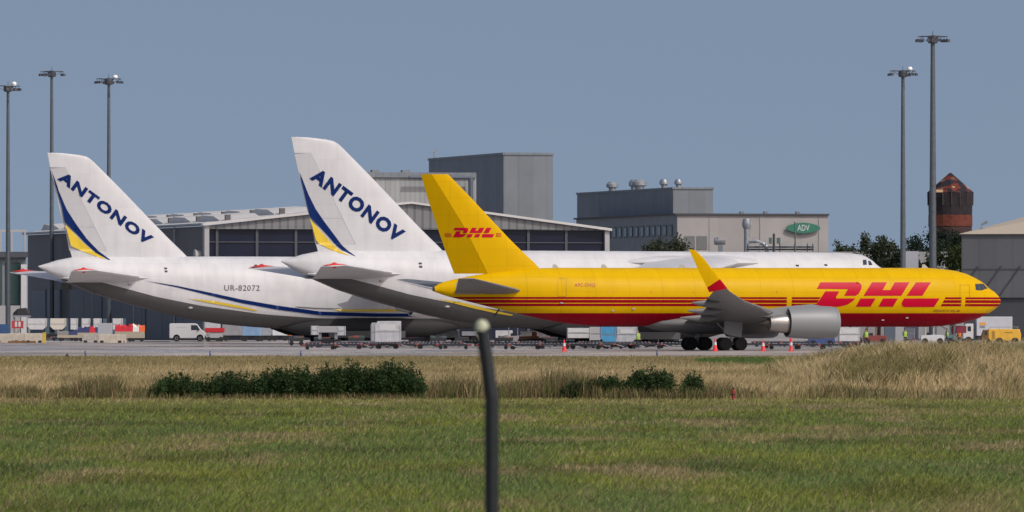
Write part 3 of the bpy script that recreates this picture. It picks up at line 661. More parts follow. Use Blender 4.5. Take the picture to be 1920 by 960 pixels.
# ------------------------------------------------------------ floodlight masts
LAMPM = mat('lamp_housing', (.09, .10, .12), .4, .3); DOME = mat('glint_white', (.95, .95, .95), .15, .0, coat=1)
def mast(px, top, D, rb, label, rot, dome):
    X0, Y0 = W(px, D); h = Zat(top, D)
    e = empty('floodlight_mast', (X0, Y0, 0), R(rot), label=label, cat='floodlight mast', group='tall floodlight masts around the apron')
    MB().lathe([(0, rb), (h*.5, rb*.8), (h, rb*.52)], 14).build('pole', mat('mast_steel', (.10, .118, .135), .42, .2, var=.12, vscale=2), e, smooth=True)
    MB().box(-.9, .9, -.9, .9, 0, .9).build('base', CONC, e, bevel=.05)
    MB().lathe([(h-.9, .5), (h-.7, .62), (h-.1, .62), (h+.05, .3)], 12).build('hub', LAMPM, e, smooth=True)
    MB().tube((0, 0, h), (0, 0, h+.6), .05, .03, 5).build('lightning_rod', LAMPM, e)
    fr_ = MB()
    for k_ in range(3):
        a = R(20+120*k_); d = Vector((math.cos(a), math.sin(a), 0)); fr_.tube((0, 0, h-.1), d*1.6+Vector((0, 0, h-.05)), .08, .06, 6)
    fr_.build('crossarm', LAMPM, e)
    for k_ in range(3):
        a = R(20+120*k_); d = Vector((math.cos(a), math.sin(a), 0)); t = Vector((-d.y, d.x, 0)); tip = d*1.55+Vector((0, 0, h-.08))
        tb = MB(); tb.tube(tip-t*.75, tip+t*.75, .05, .05, 5); tb.tube(tip+t*.5, d*.35+Vector((0, 0, h-.85)), .04, .04, 4); tb.build('lamp_bar', LAMPM, e)
        for q_ in (-.6, 0, .6):
            c = tip+t*q_-Vector((0, 0, .45)); lm = MB(); ax = t*.2
            f0 = [c+ax+Vector((0, 0, .16)), c-ax+Vector((0, 0, .16)), c-ax-Vector((0, 0, .16)), c+ax-Vector((0, 0, .16))]; lm.loft([f0, [p+d*.34-Vector((0, 0, .05)) for p in f0]]); lm.tube(c+Vector((0, 0, .1)), tip+t*q_, .03, .03, 4)
            lm.build('floodlight', LAMPM, e)
    if dome: MB().lathe([(-.3, .12), (-.22, .3), (0, .38), (.22, .3), (.32, .1)], 12, c=(.55, -.75, h+.2)).build('glint_dome', DOME, e, smooth=True)  # added white dome standing in for the sun glint on the lamp head
mast(15, 160, 1180, .36, 'floodlight mast at the extreme left edge before the glass hall', 30, 1)
mast(97, 133, 1250, .38, 'dark floodlight mast second from the left behind the first white tail', 0, 0)
mast(204, 147, 1180, .36, 'floodlight mast third from the left just right of the first tail top', 75, 1)
mast(1693, 132, 1130, .42, 'shorter floodlight mast of the pair on the right', 60, 1)
mast(1749, 67, 994, .48, 'tallest floodlight mast on the right beside the water tower', 10, 0)
for px, w_, D_ in ((1668, 20, 960), (1686, 16, 955)):
    X0, Y0 = W(px, D_); b = MB(); hw = w_/2/F*D_; b.box(-hw, hw, -.6, .6, .02, Zat(613, D_)); b.box(-hw*1.1, hw*1.1, -.7, .7, .02, .3)
    b.build('utility_cabinet', mat('cabinet_blue_grey' if px < 1675 else 'cabinet_pale_grey', (.09, .12, .16) if px < 1675 else (.33, .35, .38), .6), loc=(X0, Y0, 0), bevel=.03, label='tall '+('dark blue-grey' if px < 1675 else 'pale grey')+' cabinet below the yellow aircraft belly near its nose', cat='cabinet')

# ------------------------------------------------------------ aircraft
def wheelset(e_part, cx, cy, r, wdt, twin=0.0, rim=RIM):
    for dy in ((-twin, twin) if twin else (0,)):
        MB().lathe([(-wdt/2, r*.55), (-wdt/2, r*.9), (-wdt/3, r), (wdt/3, r), (wdt/2, r*.9), (wdt/2, r*.55)], 22, axis='y', c=(cx, cy+dy, r+.02)).build('tyre', TYRE, e_part, smooth=True)
        MB().lathe([(-wdt*.42, r*.1), (-wdt*.38, r*.56), (wdt*.38, r*.56), (wdt*.42, r*.1)], 16, axis='y', c=(cx, cy+dy, r+.02)).build('rim', rim, e_part, smooth=True)
def engine(e, x, y, z, r, L, mcowl, mcore, coreL, pyl):
    """nacelle: intake lip at +x, nozzle at -x"""
    n = MB(); n.lathe([(0, r*.74), (L*.03, r*.80), (L*.0, r*.84), (-L*.0+L*.015, r*.90), (-L*.06, r*.97), (-L*.3, r*1.0), (-L*.6, r*.99), (-L*.9, r*.93), (-L, r*.90), (-L, r*.84), (-L*.5, r*.80), (0, r*.74)], 40, axis='x', c=(x, y, z), caps=False)
    nn = n.build('engine_cowl', mcowl, e, smooth=True)
    MB().lathe([(-L*.12, 0.05), (-L*.12, r*.78)], 30, axis='x', c=(x, y, z)).build('fan', BLACK, nn)
    MB().lathe([(0, r*.76), (L*.02, r*.82), (L*.018, r*.87), (-L*.05, r*.965)], 40, axis='x', c=(x+.012, y, z), caps=False).build('intake_lip', METAL, nn, smooth=True)
    MB().lathe([(-L*.93, r*.80), (-L*.94, r*.6)], 30, axis='x', c=(x, y, z)).build('fan_duct', BLACK, nn)
    MB().lathe([(-L*.90, r*.62), (-L-.25*coreL, r*.60), (-L-.65*coreL, r*.46), (-L-.66*coreL, r*.40)], 30, axis='x', c=(x, y, z-.04*r)).build('core_nozzle', mcore, nn, smooth=True)
    MB().lathe([(-L-.5*coreL, r*.36), (-L-coreL, r*.05)], 24, axis='x', c=(x, y, z-.04*r)).build('exhaust_cone', mat('exhaust_dark', (.10, .09, .085), .4, .7), nn, smooth=True)
    MB().loft([[(px_, y-w_, z1), (px_, y+w_, z1), (px_, y+w_, z0), (px_, y-w_, z0)] for px_, w_, z0, z1 in pyl]).build('pylon', mcowl, nn, smooth=True)
def wing(e, rows, m, name='wing', side=-1, tc=.12, inc=0.0, **k):
    mb = MB(); mb.loft([foil_ring(a, b, side*y, z, t if t else tc, inc=inc) for a, b, y, z, t in rows]); return mb.build(name, m, e, smooth=True, **k)

# ---- yellow freighter
fd = Frame((790-960)/F*755, 755, R(18)); P = fd.P
e = empty('cargo_jet', (fd.X0, fd.Y0, 0), fd.th, label='yellow twin-engine cargo jet with red belly and large DHL lettering', cat='airplane')
topd = [P(*p) for p in ((814, 538), (820, 533), (838, 527), (860, 522), (885, 517), (920, 511.5), (960, 506), (1000, 503), (1040, 502), (1740, 502.3), (1765, 504.3), (1790, 507.5), (1810, 513), (1826, 520.5), (1836, 526), (1844, 531.5), (1853, 540.5), (1863, 546.5), (1871, 554.5), (1875, 560), (1876.3, 565))]
botd = [P(*p) for p in ((814, 547), (820, 549), (838, 555.5), (860, 561), (900, 571), (940, 581), (970, 588), (1010, 597.5), (1040, 603), (1070, 607.5), (1105, 611), (1130, 611.7), (1740, 613), (1765, 611.5), (1800, 606.5), (1830, 598.5), (1848, 590.5), (1862, 582), (1870, 575.5), (1874.5, 571), (1876.3, 566))]
L0, L1 = topd[0][0], topd[-1][0]
wd_ = [(L0, .22), (L0+1, .45), (L0+4, 1.05), (L0+8, 1.65), (L0+12, 2.15), (L0+16, 2.42), (L0+19, 2.51), (L1-7.2, 2.51), (L1-5.4, 2.38), (L1-3.8, 2.08), (L1-2.4, 1.62), (L1-1.3, 1.1), (L1-.6, .7), (L1-.2, .38), (L1, .08)]
bd = Body(lambda x: interp(x, topd), lambda x: interp(x, botd), lambda x: interp(x, wd_), 2.05, 2.05, .5)
def dhl_mat():
    m = bpy.data.materials.new('yellow_red_fuselage'); m.use_nodes = True; n = m.node_tree; b = n.nodes['Principled BSDF']; L = n.links
    t = n.nodes.new('ShaderNodeTexCoord'); s = n.nodes.new('ShaderNodeSeparateXYZ'); L.new(t.outputs['Object'], s.inputs[0])
    def M(op, a, bb=0.0):
        q = n.nodes.new('ShaderNodeMath'); q.operation = op
        for i, v in enumerate((a, bb)):
            if isinstance(v, (int, float)): q.inputs[i].default_value = v
            else: L.new(v, q.inputs[i])
        return q.outputs[0]
    x, z = s.outputs[0], s.outputs[2]
    band = lambda v, lo, hi: M('MULTIPLY', M('GREATER_THAN', v, lo), M('LESS_THAN', v, hi))
    st = None
    for ya, yb in ((557.0, 560.9), (562.3, 568), (569.5, 574.3)):
        q = band(z, P(1200, yb)[1]+.0, P(1200, ya)[1]); st = q if st is None else M('MAXIMUM', st, q)
    sx = M('SUBTRACT', x, M('MULTIPLY', M('SUBTRACT', z, 4.4), .55))       # slanted ends beside the logo
    q1 = band(sx, -9, P(1536, 566)[0]-2.51*.32-.2); q2 = M('GREATER_THAN', sx, P(1766, 566)[0]-2.5*.32)
    g = M('MAXIMUM', q1, q2)
    for pa, pb in ((1803.5, 1811),): g = M('MULTIPLY', g, M('SUBTRACT', 1.0, band(x, P(pa, 566, -2.3)[0], P(pb, 566, -2.3)[0])))
    g = M('MULTIPLY', g, M('SUBTRACT', 1.0, band(x, P(1475.5, 566, -2.5)[0], P(1484.5, 566, -2.5)[0])))
    red = M('MAXIMUM', M('MULTIPLY', st, g), M('LESS_THAN', z, P(1200, 587.2)[1]))
    nz = n.nodes.new('ShaderNodeTexNoise'); nz.inputs['Scale'].default_value = .5; nz.inputs['Detail'].default_value = 6; L.new(t.outputs['Object'], nz.inputs['Vector'])
    mx = n.nodes.new('ShaderNodeMix'); mx.data_type = 'RGBA'; L.new(red, mx.inputs[0])
    mx.inputs[6].default_value = (.66, .405, .0, 1); mx.inputs[7].default_value = (.28, .0, .012, 1)
    h = n.nodes.new('ShaderNodeHueSaturation'); L.new(mx.outputs[2], h.inputs['Color']); mr = n.nodes.new('ShaderNodeMapRange'); mr.inputs[3].default_value = .9; mr.inputs[4].default_value = 1.08
    L.new(nz.outputs['Fac'], mr.inputs[0]); L.new(mr.outputs[0], h.inputs['Value']); L.new(h.outputs[0], b.inputs['Base Color'])
    b.inputs['Roughness'].default_value = .42; b.inputs['Specular IOR Level'].default_value = .09; return m
FUS = panel_lines(dhl_mat(), 3.1, 1.3, .13, .07); panel_lines(YEL, 2.6, 1.5, .12, .06)
xs_ = sorted({*np.linspace(L0, L0+18, 40).tolist(), *np.linspace(L0+18, L1-9, 30).tolist(), *np.linspace(L1-9, L1-1, 34).tolist(), *np.linspace(L1-1, L1, 10).tolist()})
bd.mesh(xs_, 64).build('fuselage', FUS, e, smooth=True)
MB().lathe([(-.15, .12), (0, .2), (.35, .24)], 14, axis='x', c=(L0, 0, (topd[0][1]+botd[0][1])/2)).build('exhaust_pipe', mat('exhaust_dark', (.10, .09, .085), .4, .7), e, smooth=True)
# fin and rudder
fle = [(P(*p)[1], P(*p)[0]) for p in ((1012, 502), (985, 477), (960, 453), (920, 410.5), (880, 367.5), (839, 325.5), (836, 323), (829, 322))]
fte = [(P(*p)[1], P(*p)[0]) for p in ((862, 522), (842, 472), (825, 425), (805, 370), (790.5, 323.5), (791, 322.5), (795, 322))]
FLE = lambda z: interp(z, fle); FTE = lambda z: interp(z, fte)
hin = [(P(*p)[1], P(*p)[0]) for p in ((914, 516), (870, 427), (806, 322))]
HIN = lambda z: interp(z, hin); DEF = math.tan(R(21)); FTC = .10
zs = np.linspace(P(0, 521)[1], P(0, 322)[1], 22).tolist()
def fin_half(x, z):
    a, b = FLE(z), FTE(z)
    if not (b-.6 < x < a) : return 0
    return FTC*(a-b)*foil_t((a-x)/(a-b))
f1 = MB(); f2 = MB(); r1 = []; r2 = []
for z in zs:
    a, b, h = FLE(z), FTE(z), HIN(z); th = (a-h)/(a-b)
    r1.append(foil_ring(a, b, 0, z, FTC, 'y', 0, th)); r2.append([(x, y+(h-x)*DEF, zz) for x, y, zz in foil_ring(a, b, 0, z, FTC, 'y', th+.004, 1)])
n1 = min(len(r) for r in r1); r1 = [r if len(r) == n1 else None for r in r1]; r1 = [r for r in r1 if r]
n2 = min(len(r) for r in r2); r2 = [r for r in r2 if len(r) == n2]
def uni_ring(a, b, z, t0, t1, tc, sh=None, n=12):
    c = a-b; ts = [t0+(t1-t0)*(i/(n-1))**(1.6 if t0 == 0 else 1) for i in range(n)]
    up = [(a-c*t, tc*c*foil_t(t)) for t in ts]; rr = up+[(x, -q) for x, q in reversed(up)]
    return [(x, q+((sh[0]-x)*sh[1] if sh else 0), z) for x, q in rr]
MB().loft([uni_ring(FLE(z), FTE(z), z, 0, (FLE(z)-HIN(z))/(FLE(z)-FTE(z)), FTC) for z in zs]).build('fin', YEL, e, smooth=True)
MB().loft([uni_ring(FLE(z), FTE(z), z, (FLE(z)-HIN(z))/(FLE(z)-FTE(z))+.003, 1, FTC, (HIN(z), DEF)) for z in zs[1:]]).build('rudder', YEL, e, smooth=True)
def fin_surf(x, z):
    h = HIN(z); return fin_half(x, z)-((h-x)*DEF if x < h else 0)
# lettering
LOGO = [[(393, 357), (672, 357), (692, 364), (703, 380), (700, 408), (682, 440), (660, 458), (572, 458), (600, 408), (368, 406)],
        [(430, 425), (535, 425), (510, 470), (514, 478), (655, 478), (634, 500), (600, 522), (560, 535), (520, 540), (352, 540)],
        [(780, 357), (893, 357), (860, 415), (918, 415), (950, 357), (1062, 357), (1000, 458), (717, 458)],
        [(695, 478), (808, 478), (770, 540), (658, 540)], [(863, 478), (975, 478), (938, 540), (828, 540)],
        [(1110, 357), (1223, 357), (1158, 458), (1040, 458)], [(1022, 478), (1288, 478), (1245, 543), (1020, 543), (1006, 532), (1003, 515), (1010, 495)]]
big = [[(1440+x/4, 440+y/4) for x, y in p] for p in LOGO]
LRED = mat('letter_red', (.50, .0, .028), .45, spec=.15)
decal('fuselage_lettering', fill_poly(big), fd, bd.surf, LRED, e, 4)
small = [[(849+(x-352)*.0835, 427+(y-357)*.0975) for x, y in p] for p in LOGO]
decal('fin_lettering', fill_poly(small), fd, fin_surf, LRED, e, 3)
bars = [[(x0, y), (x1, y), (x1, y+1.1), (x0, y+1.1)] for x0, x1 in ((834, 847), (930, 940)) for y in (437.5, 440, 442.5)]
decal('fin_stripes', fill_poly(bars), fd, fin_surf, LRED, e, 3)
decal('registration', place_text(text_mesh('A9C-DHQ', .01, 1.1), (1077.5, 538.5), (1116, 538.5), 7.5), fd, bd.surf, mat('registration_red', (.45, .06, .02), .5), e, 3)
decal('small_lettering', place_text(text_mesh('OPERATED BY DHL AIR', .0, 1.0), (1750, 585.2), (1800, 585.2), 4.4), fd, bd.surf, mat('small_text_brown', (.16, .05, .01), .5), e, 3)
# cockpit windows, doors, small fittings
def onbody(pts, name, m, body, fr_, par, eps=.03, step=3): return decal(name, fill_poly([pts]), fr_, body.surf, m, par, step, eps)
FRM = mat('window_surround', (.10, .09, .08), .4)
onbody([(1828.3, 532.2), (1843.5, 531.6), (1852.2, 540.6), (1840, 544.6), (1829.6, 544)], 'windscreen_surround', FRM, bd, fd, e, .02, 2)
wg = mat('cockpit_glass', (.035, .045, .06), .12, spec=.8)
for pts in ([(1829.2, 533.2), (1834.5, 533), (1838, 543.6), (1830.5, 543.2)], [(1836, 532.8), (1841, 533.2), (1845.5, 542.6), (1839.6, 543.8)], [(1842.3, 532.6), (1845, 533), (1851, 540.2), (1847, 542)]):
    onbody(pts, 'cockpit_window', wg, bd, fd, e, .035, 2)
ln = mat('door_outline', (.30, .17, .01), .5)
def outline(x0, y0, x1, y1, t=.5): return [[(x0, y0), (x1, y0), (x1, y0+t), (x0, y0+t)], [(x0, y1-t), (x1, y1-t), (x1, y1), (x0, y1)], [(x0, y0+t), (x0+t, y0+t), (x0+t, y1-t), (x0, y1-t)], [(x1-t, y0+t), (x1, y0+t), (x1, y1-t), (x1-t, y1-t)]]
for (x0, y0, x1, y1) in ((1800, 534, 1818, 573), (1046, 522, 1062, 556)): decal('door', fill_poly(outline(x0, y0, x1, y1, .45)), fd, bd.surf, ln, e, 4, .02)
decal('cargo_door', fill_poly(outline(1640, 590, 1690, 609, .45)+outline(1170, 590, 1210, 608, .45)), fd, bd.surf, mat('door_outline_red', (.22, .003, .01), .5), e, 4, .02)
decal('window_plugs', fill_poly([[(x, 546), (x+2.4, 546), (x+2.4, 549), (x, 549)] for x in (1139, 1220, 1300, 1413, 1456)]), fd, bd.surf, mat('window_plug', (.66, .38, .01), .5), e, 4, .02)
sf = MB()
for px, py in ((1055, 568), (1150, 582.4), (1188, 579), (1660, 600), (1704, 596)): x, z = P(px, py, -2.3); y = -bd.surf(x, z); sf.box(x-.12, x+.12, y-.06, y+.05, z-.05, z+.05)
sf.build('light_fittings', TRIM, e)
at = MB()
for px in (1043, 1134, 1281, 1735): x, z = P(px, 502); at.loft([[(x-.35, -.03, z-.05), (x+.3, -.03, z-.05), (x+.3, .03, z-.05), (x-.35, .03, z-.05)], [(x-.3, -.02, z+.3), (x-.05, -.02, z+.3), (x-.05, .02, z+.3), (x-.3, .02, z+.3)]])
at.build('antennas', TRIM, e)
x, z = P(937, 583, 0); MB().tube((x, 0, z+.2), (x-.5, 0, z-.45), .07).build('tail_skid', BLACK, e)
# wings
WG = mat('wing_grey', (.19, .197, .205), .45, spec=.4, var=.06, vscale=1.5); WU = WG; panel_lines(WG, 1.9, 50, .2, .12)
tle = P(1366, 541, -23.6); tte = P(1332, 551, -23.6)
rootLE, rootTE = L1-20.3, L1-31.0
rows = [(rootLE+1.2, rootTE+.3, 1.0, 2.45, .12), (rootLE, rootTE, 2.5, 2.62, .14), (L1-24.8, L1-31.0, 8.2, 3.45, .12), (tle[0]+4.2, L1-33.9, 16, 4.35, .11), (tle[0]+.35, tte[0]+.5, 22.9, 5.2, .10), (tle[0], tte[0]+.2, 23.6, 5.32, .10)]
wl_b = [(tle[0]-.35, tte[0]+.0, 24.1, 5.48, .09), (P(1349, 524, -24.6)[0], P(1323, 541, -24.6)[0], 24.6, P(0, 534, -24.6)[1], .085)]
for sd_ in (-1, 1):
    wg_ = wing(e, rows+wl_b[:1], WU, 'wing', sd_)
    mb = MB(); rr = []
    seq = [((1364, 541), (1329.5, 548), 24.15), ((1350, 523), (1325.5, 539), 24.55), ((1334, 503), (1313, 514), 24.85), ((1320, 485), (1303.5, 493), 25.1), ((1308, 473), (1297, 479), 25.25), ((1301, 468.5), (1291.8, 467.3), 25.3)]
    for (a, b_, y) in seq:
        xa, za = P(a[0], a[1], -y); xb, zb = P(b_[0], b_[1], -y); c = xa-xb
        up = [(t, .085*c*foil_t(t)) for t in (0, .03, .1, .25, .5, .75, 1)]
        rr.append([(xa-c*t, sd_*(y-h), za+(zb-za)*t) for t, h in up]+[(xa-c*t, sd_*(y+h), za+(zb-za)*t) for t, h in reversed(up)])
    wl_ = MB(); wl_.loft(rr[1:]); wl_.build('winglet', YEL, wg_, smooth=True)
    q = MB(); q.loft([[(x, y*1.0, z) for x, y, z in rr[0]], rr[1]]); q.build('winglet_band', RED, wg_, smooth=True)
    for (y, xf, lf) in ((6.6, L1-31.0, 3.6), (11.5, L1-32.2, 3.2), (17.0, L1-34.1, 2.6)):
        z0 = 3.2+(y-6.6)*.125; fb = MB(); rr2 = []
        for t, w_, h_ in ((0, .03, .05), (.25, .16, .22), (.5, .2, .34), (.8, .17, .26), (1, .03, .08)): rr2.append([(xf-lf*.55+lf*t+w_*0, sd_*y+w_*math.cos(a), z0-.25-h_*.3+h_*math.sin(a)) for a in [2*math.pi*k_/10 for k_ in range(10)]])
        fb.loft(rr2).build('flap_fairing', mat('flap_fairing_grey', (.12, .125, .13), .5), wg_, smooth=True)
    x_e, z_e = P(1565.5, 604.5, -7.9)
    engine(e, x_e, sd_*7.9, z_e, 1.46, 4.55, mat('nacelle_grey', (.23, .245, .26), .5, .1), mat('core_titanium', (.40, .39, .38), .3, .85), 2.6,
           [(x_e-.9, .12, z_e+1.3, z_e+1.36), (x_e-2.2, .22, z_e+1.2, z_e+1.62), (x_e-4.2, .25, z_e+.7, z_e+1.45), (x_e-6.3, .22, z_e+.45, z_e+1.2), (x_e-8.2, .12, z_e+.7, z_e+.95)])
# belly fairing, gear
fb = MB(); rr = []
for x, wdt, h_ in ((L1-34.5, .3, .2), (L1-33, 1.6, .6), (L1-30, 2.5, .95), (L1-25, 2.75, 1.0), (L1-21, 2.3, .85), (L1-18.6, 1.0, .4), (L1-17.8, .2, .1)):
    rr.append([(x, wdt*math.cos(a), 2.45+h_*math.sin(a)) for a in [2*math.pi*k_/24 for k_ in range(24)]])
fb.loft(rr).build('belly_fairing', mat('fairing_grey', (.17, .175, .18), .5), e, smooth=True)
GEAR = mat('gear_grey', (.40, .41, .43), .45, .2)
xm = P(1371, 645, -4.65)[0]
for sd_ in (-1, 1):
    g = MB(); g.tube((xm, sd_*4.65, .75), (xm+.15, sd_*4.35, 3.0), .17, .2, 10); g.tube((xm-.75, sd_*4.65, .62), (xm+.75, sd_*4.65, .62), .12, .12, 8)
    g.tube((xm+.1, sd_*4.4, 2.0), (xm+1.9, sd_*3.4, 2.9), .08); g.tube((xm, sd_*4.6, 1.2), (xm-1.2, sd_*3.6, 2.7), .07)
    gg = g.build('main_gear', GEAR, e, smooth=True)
    for dx in (-.71, .71): wheelset(gg, xm+dx, sd_*4.65, .585, .42, .52)
    dr = MB(); dr.loft([[(xm-.75, sd_*5.05, 2.9), (xm+1.0, sd_*5.0, 2.95), (xm+1.0, sd_*5.06, 2.95), (xm-.75, sd_*5.11, 2.9)], [(xm-.95, sd_*5.25, 1.55), (xm+.75, sd_*5.25, 1.15), (xm+.75, sd_*5.31, 1.15), (xm-.95, sd_*5.31, 1.55)]]); dr.build('gear_door', mat('gear_door_grey', (.20, .215, .23), .5), gg)
xn = P(1788, 645, 0)[0]; g = MB(); g.tube((xn, 0, .5), (xn+.1, 0, 2.5), .1, .13, 8); g.tube((xn, -.35, .47), (xn, .35, .47), .07); g.tube((xn, 0, 1.3), (xn-1.3, 0, 2.3), .06)
g = g.build('nose_gear', GEAR, e, smooth=True); wheelset(g, xn, 0, .47, .3, .3)
DRM = mat('gear_door_maroon', (.16, .01, .03), .5)
for y_ in (-.6, .6): MB().box(xn+.05, xn+1.0, y_-.02, y_+.02, 1.55, 2.2).build('nose_gear_door', DRM, g)
# tailplane
a0, z0 = P(975, 542, -1.6); t0x, t0z = P(891, 522.6, -9.3); t1x, t1z = P(860, 523.4, -9.3); r1x = P(853, 547, -1.3)[0]
for sd_ in (-1, 1): wing(e, [(a0+1.0, r1x+.2, .4, z0-.28, .09), (a0, r1x+.0, 1.6, z0-.12, .1), (t0x, t1x, 9.2, t0z, .085), (t0x-.4, t1x+.05, 9.35, t0z, .04)], WG, 'tailplane', sd_)
onbody([(856, 529), (868, 529), (900, 547), (900, 552), (853.5, 552)], 'tailplane_seal_plate', mat('seal_plate', (.30, .26, .2), .45), bd, fd, e, .02, 3)

# ---- white heavy lifters
AN2 = ((528-960)/18.5, F/18.5); AN1 = ((72-960)/16.9, F/16.9)
f2_ = Frame(AN2[0], AN2[1], R(19)); f1_ = Frame(AN1[0], AN1[1], R(19)); P2 = f2_.P
top2 = [P2(*p) for p in ((528, 489), (545, 484), (565, 477.5), (596, 471.3), (620, 470), (700, 469.6), (960, 469.8), (1300, 471.5), (1560, 473.5), (1590, 474.5), (1608, 476.5), (1620, 480), (1632, 488), (1640, 496), (1648, 501), (1668, 508), (1690, 520), (1708, 537), (1717, 555))]
bot2 = [P2(*p) for p in ((528, 491.5), (536, 496), (547, 503.5), (577, 519), (635, 544), (695, 563), (760, 580.5), (805, 592), (855, 602), (905, 609), (960, 614), (1010, 617.5), (1060, 620), (1300, 620), (1500, 616), (1600, 608), (1650, 600), (1690, 588), (1712, 573), (1717, 562))]
M0, M1 = top2[0][0], top2[-1][0]
wd2 = [(M0, .1), (M0+1, .62), (M0+3, 1.35), (M0+6, 2.0), (M0+10, 2.55), (M0+15, 3.05), (M0+21, 3.45), (M0+27, 3.64), (M1-12, 3.64), (M1-7, 3.2), (M1-3.5, 2.3), (M1-1.2, 1.2), (M1, .2)]
ba = Body(lambda x: interp(x, top2), lambda x: interp(x, bot2), lambda x: interp(x, wd2), 2.15, 3.0, .5)
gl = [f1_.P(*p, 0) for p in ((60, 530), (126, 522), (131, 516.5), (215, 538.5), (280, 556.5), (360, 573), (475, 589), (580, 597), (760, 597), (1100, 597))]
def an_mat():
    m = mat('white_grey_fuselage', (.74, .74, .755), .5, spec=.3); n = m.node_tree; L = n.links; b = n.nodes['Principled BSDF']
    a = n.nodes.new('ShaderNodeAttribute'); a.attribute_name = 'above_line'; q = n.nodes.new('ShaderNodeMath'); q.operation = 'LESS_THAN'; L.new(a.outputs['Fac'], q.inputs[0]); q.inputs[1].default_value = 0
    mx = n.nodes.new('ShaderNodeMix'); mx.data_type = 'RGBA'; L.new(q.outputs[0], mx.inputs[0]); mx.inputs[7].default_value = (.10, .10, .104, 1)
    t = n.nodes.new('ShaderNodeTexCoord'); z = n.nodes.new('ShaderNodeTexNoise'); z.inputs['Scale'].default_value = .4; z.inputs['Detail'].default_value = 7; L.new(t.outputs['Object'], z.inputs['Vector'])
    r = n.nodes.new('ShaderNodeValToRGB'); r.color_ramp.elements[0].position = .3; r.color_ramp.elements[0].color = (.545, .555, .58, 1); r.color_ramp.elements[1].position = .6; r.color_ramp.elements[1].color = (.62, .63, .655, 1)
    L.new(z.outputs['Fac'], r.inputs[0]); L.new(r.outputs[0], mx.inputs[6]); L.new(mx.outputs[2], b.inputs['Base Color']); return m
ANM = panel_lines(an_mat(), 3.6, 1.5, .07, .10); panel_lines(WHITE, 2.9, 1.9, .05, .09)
RUD = panel_lines(mat('rudder_grey_white', (.52, .53, .555), .5), 2.9, 1.2, .06, .09)
ale = [(P2(*p)[1], P2(*p)[0]) for p in ((838, 470), (830, 465.5), (820, 459.5), (792, 432.5), (742, 380), (692, 327.5), (642.5, 277.5), (636, 271.5), (630, 266.5), (620, 262.5), (600, 260), (575, 257.3), (560, 256.8))]
ate = [(P2(*p)[1], P2(*p)[0]) for p in ((598, 470), (592, 457), (585, 420), (576, 390), (560, 320), (552, 287), (547, 260), (546.3, 256.8))]
ALE = lambda z: interp(z, ale); ATE = lambda z: interp(z, ate)
hz = [(P2(*p)[1], P2(*p)[0]) for p in ((664, 458), (582, 287))]; zr0, zr1 = hz[0][0], hz[1][0]
AH = lambda z: interp(z, hz)
def afin_half(x, z):
    a, b = ALE(z), ATE(z)
    if not (b-.1 < x < a): return 0
    return .11*(a-b)*foil_t((a-x)/(a-b))
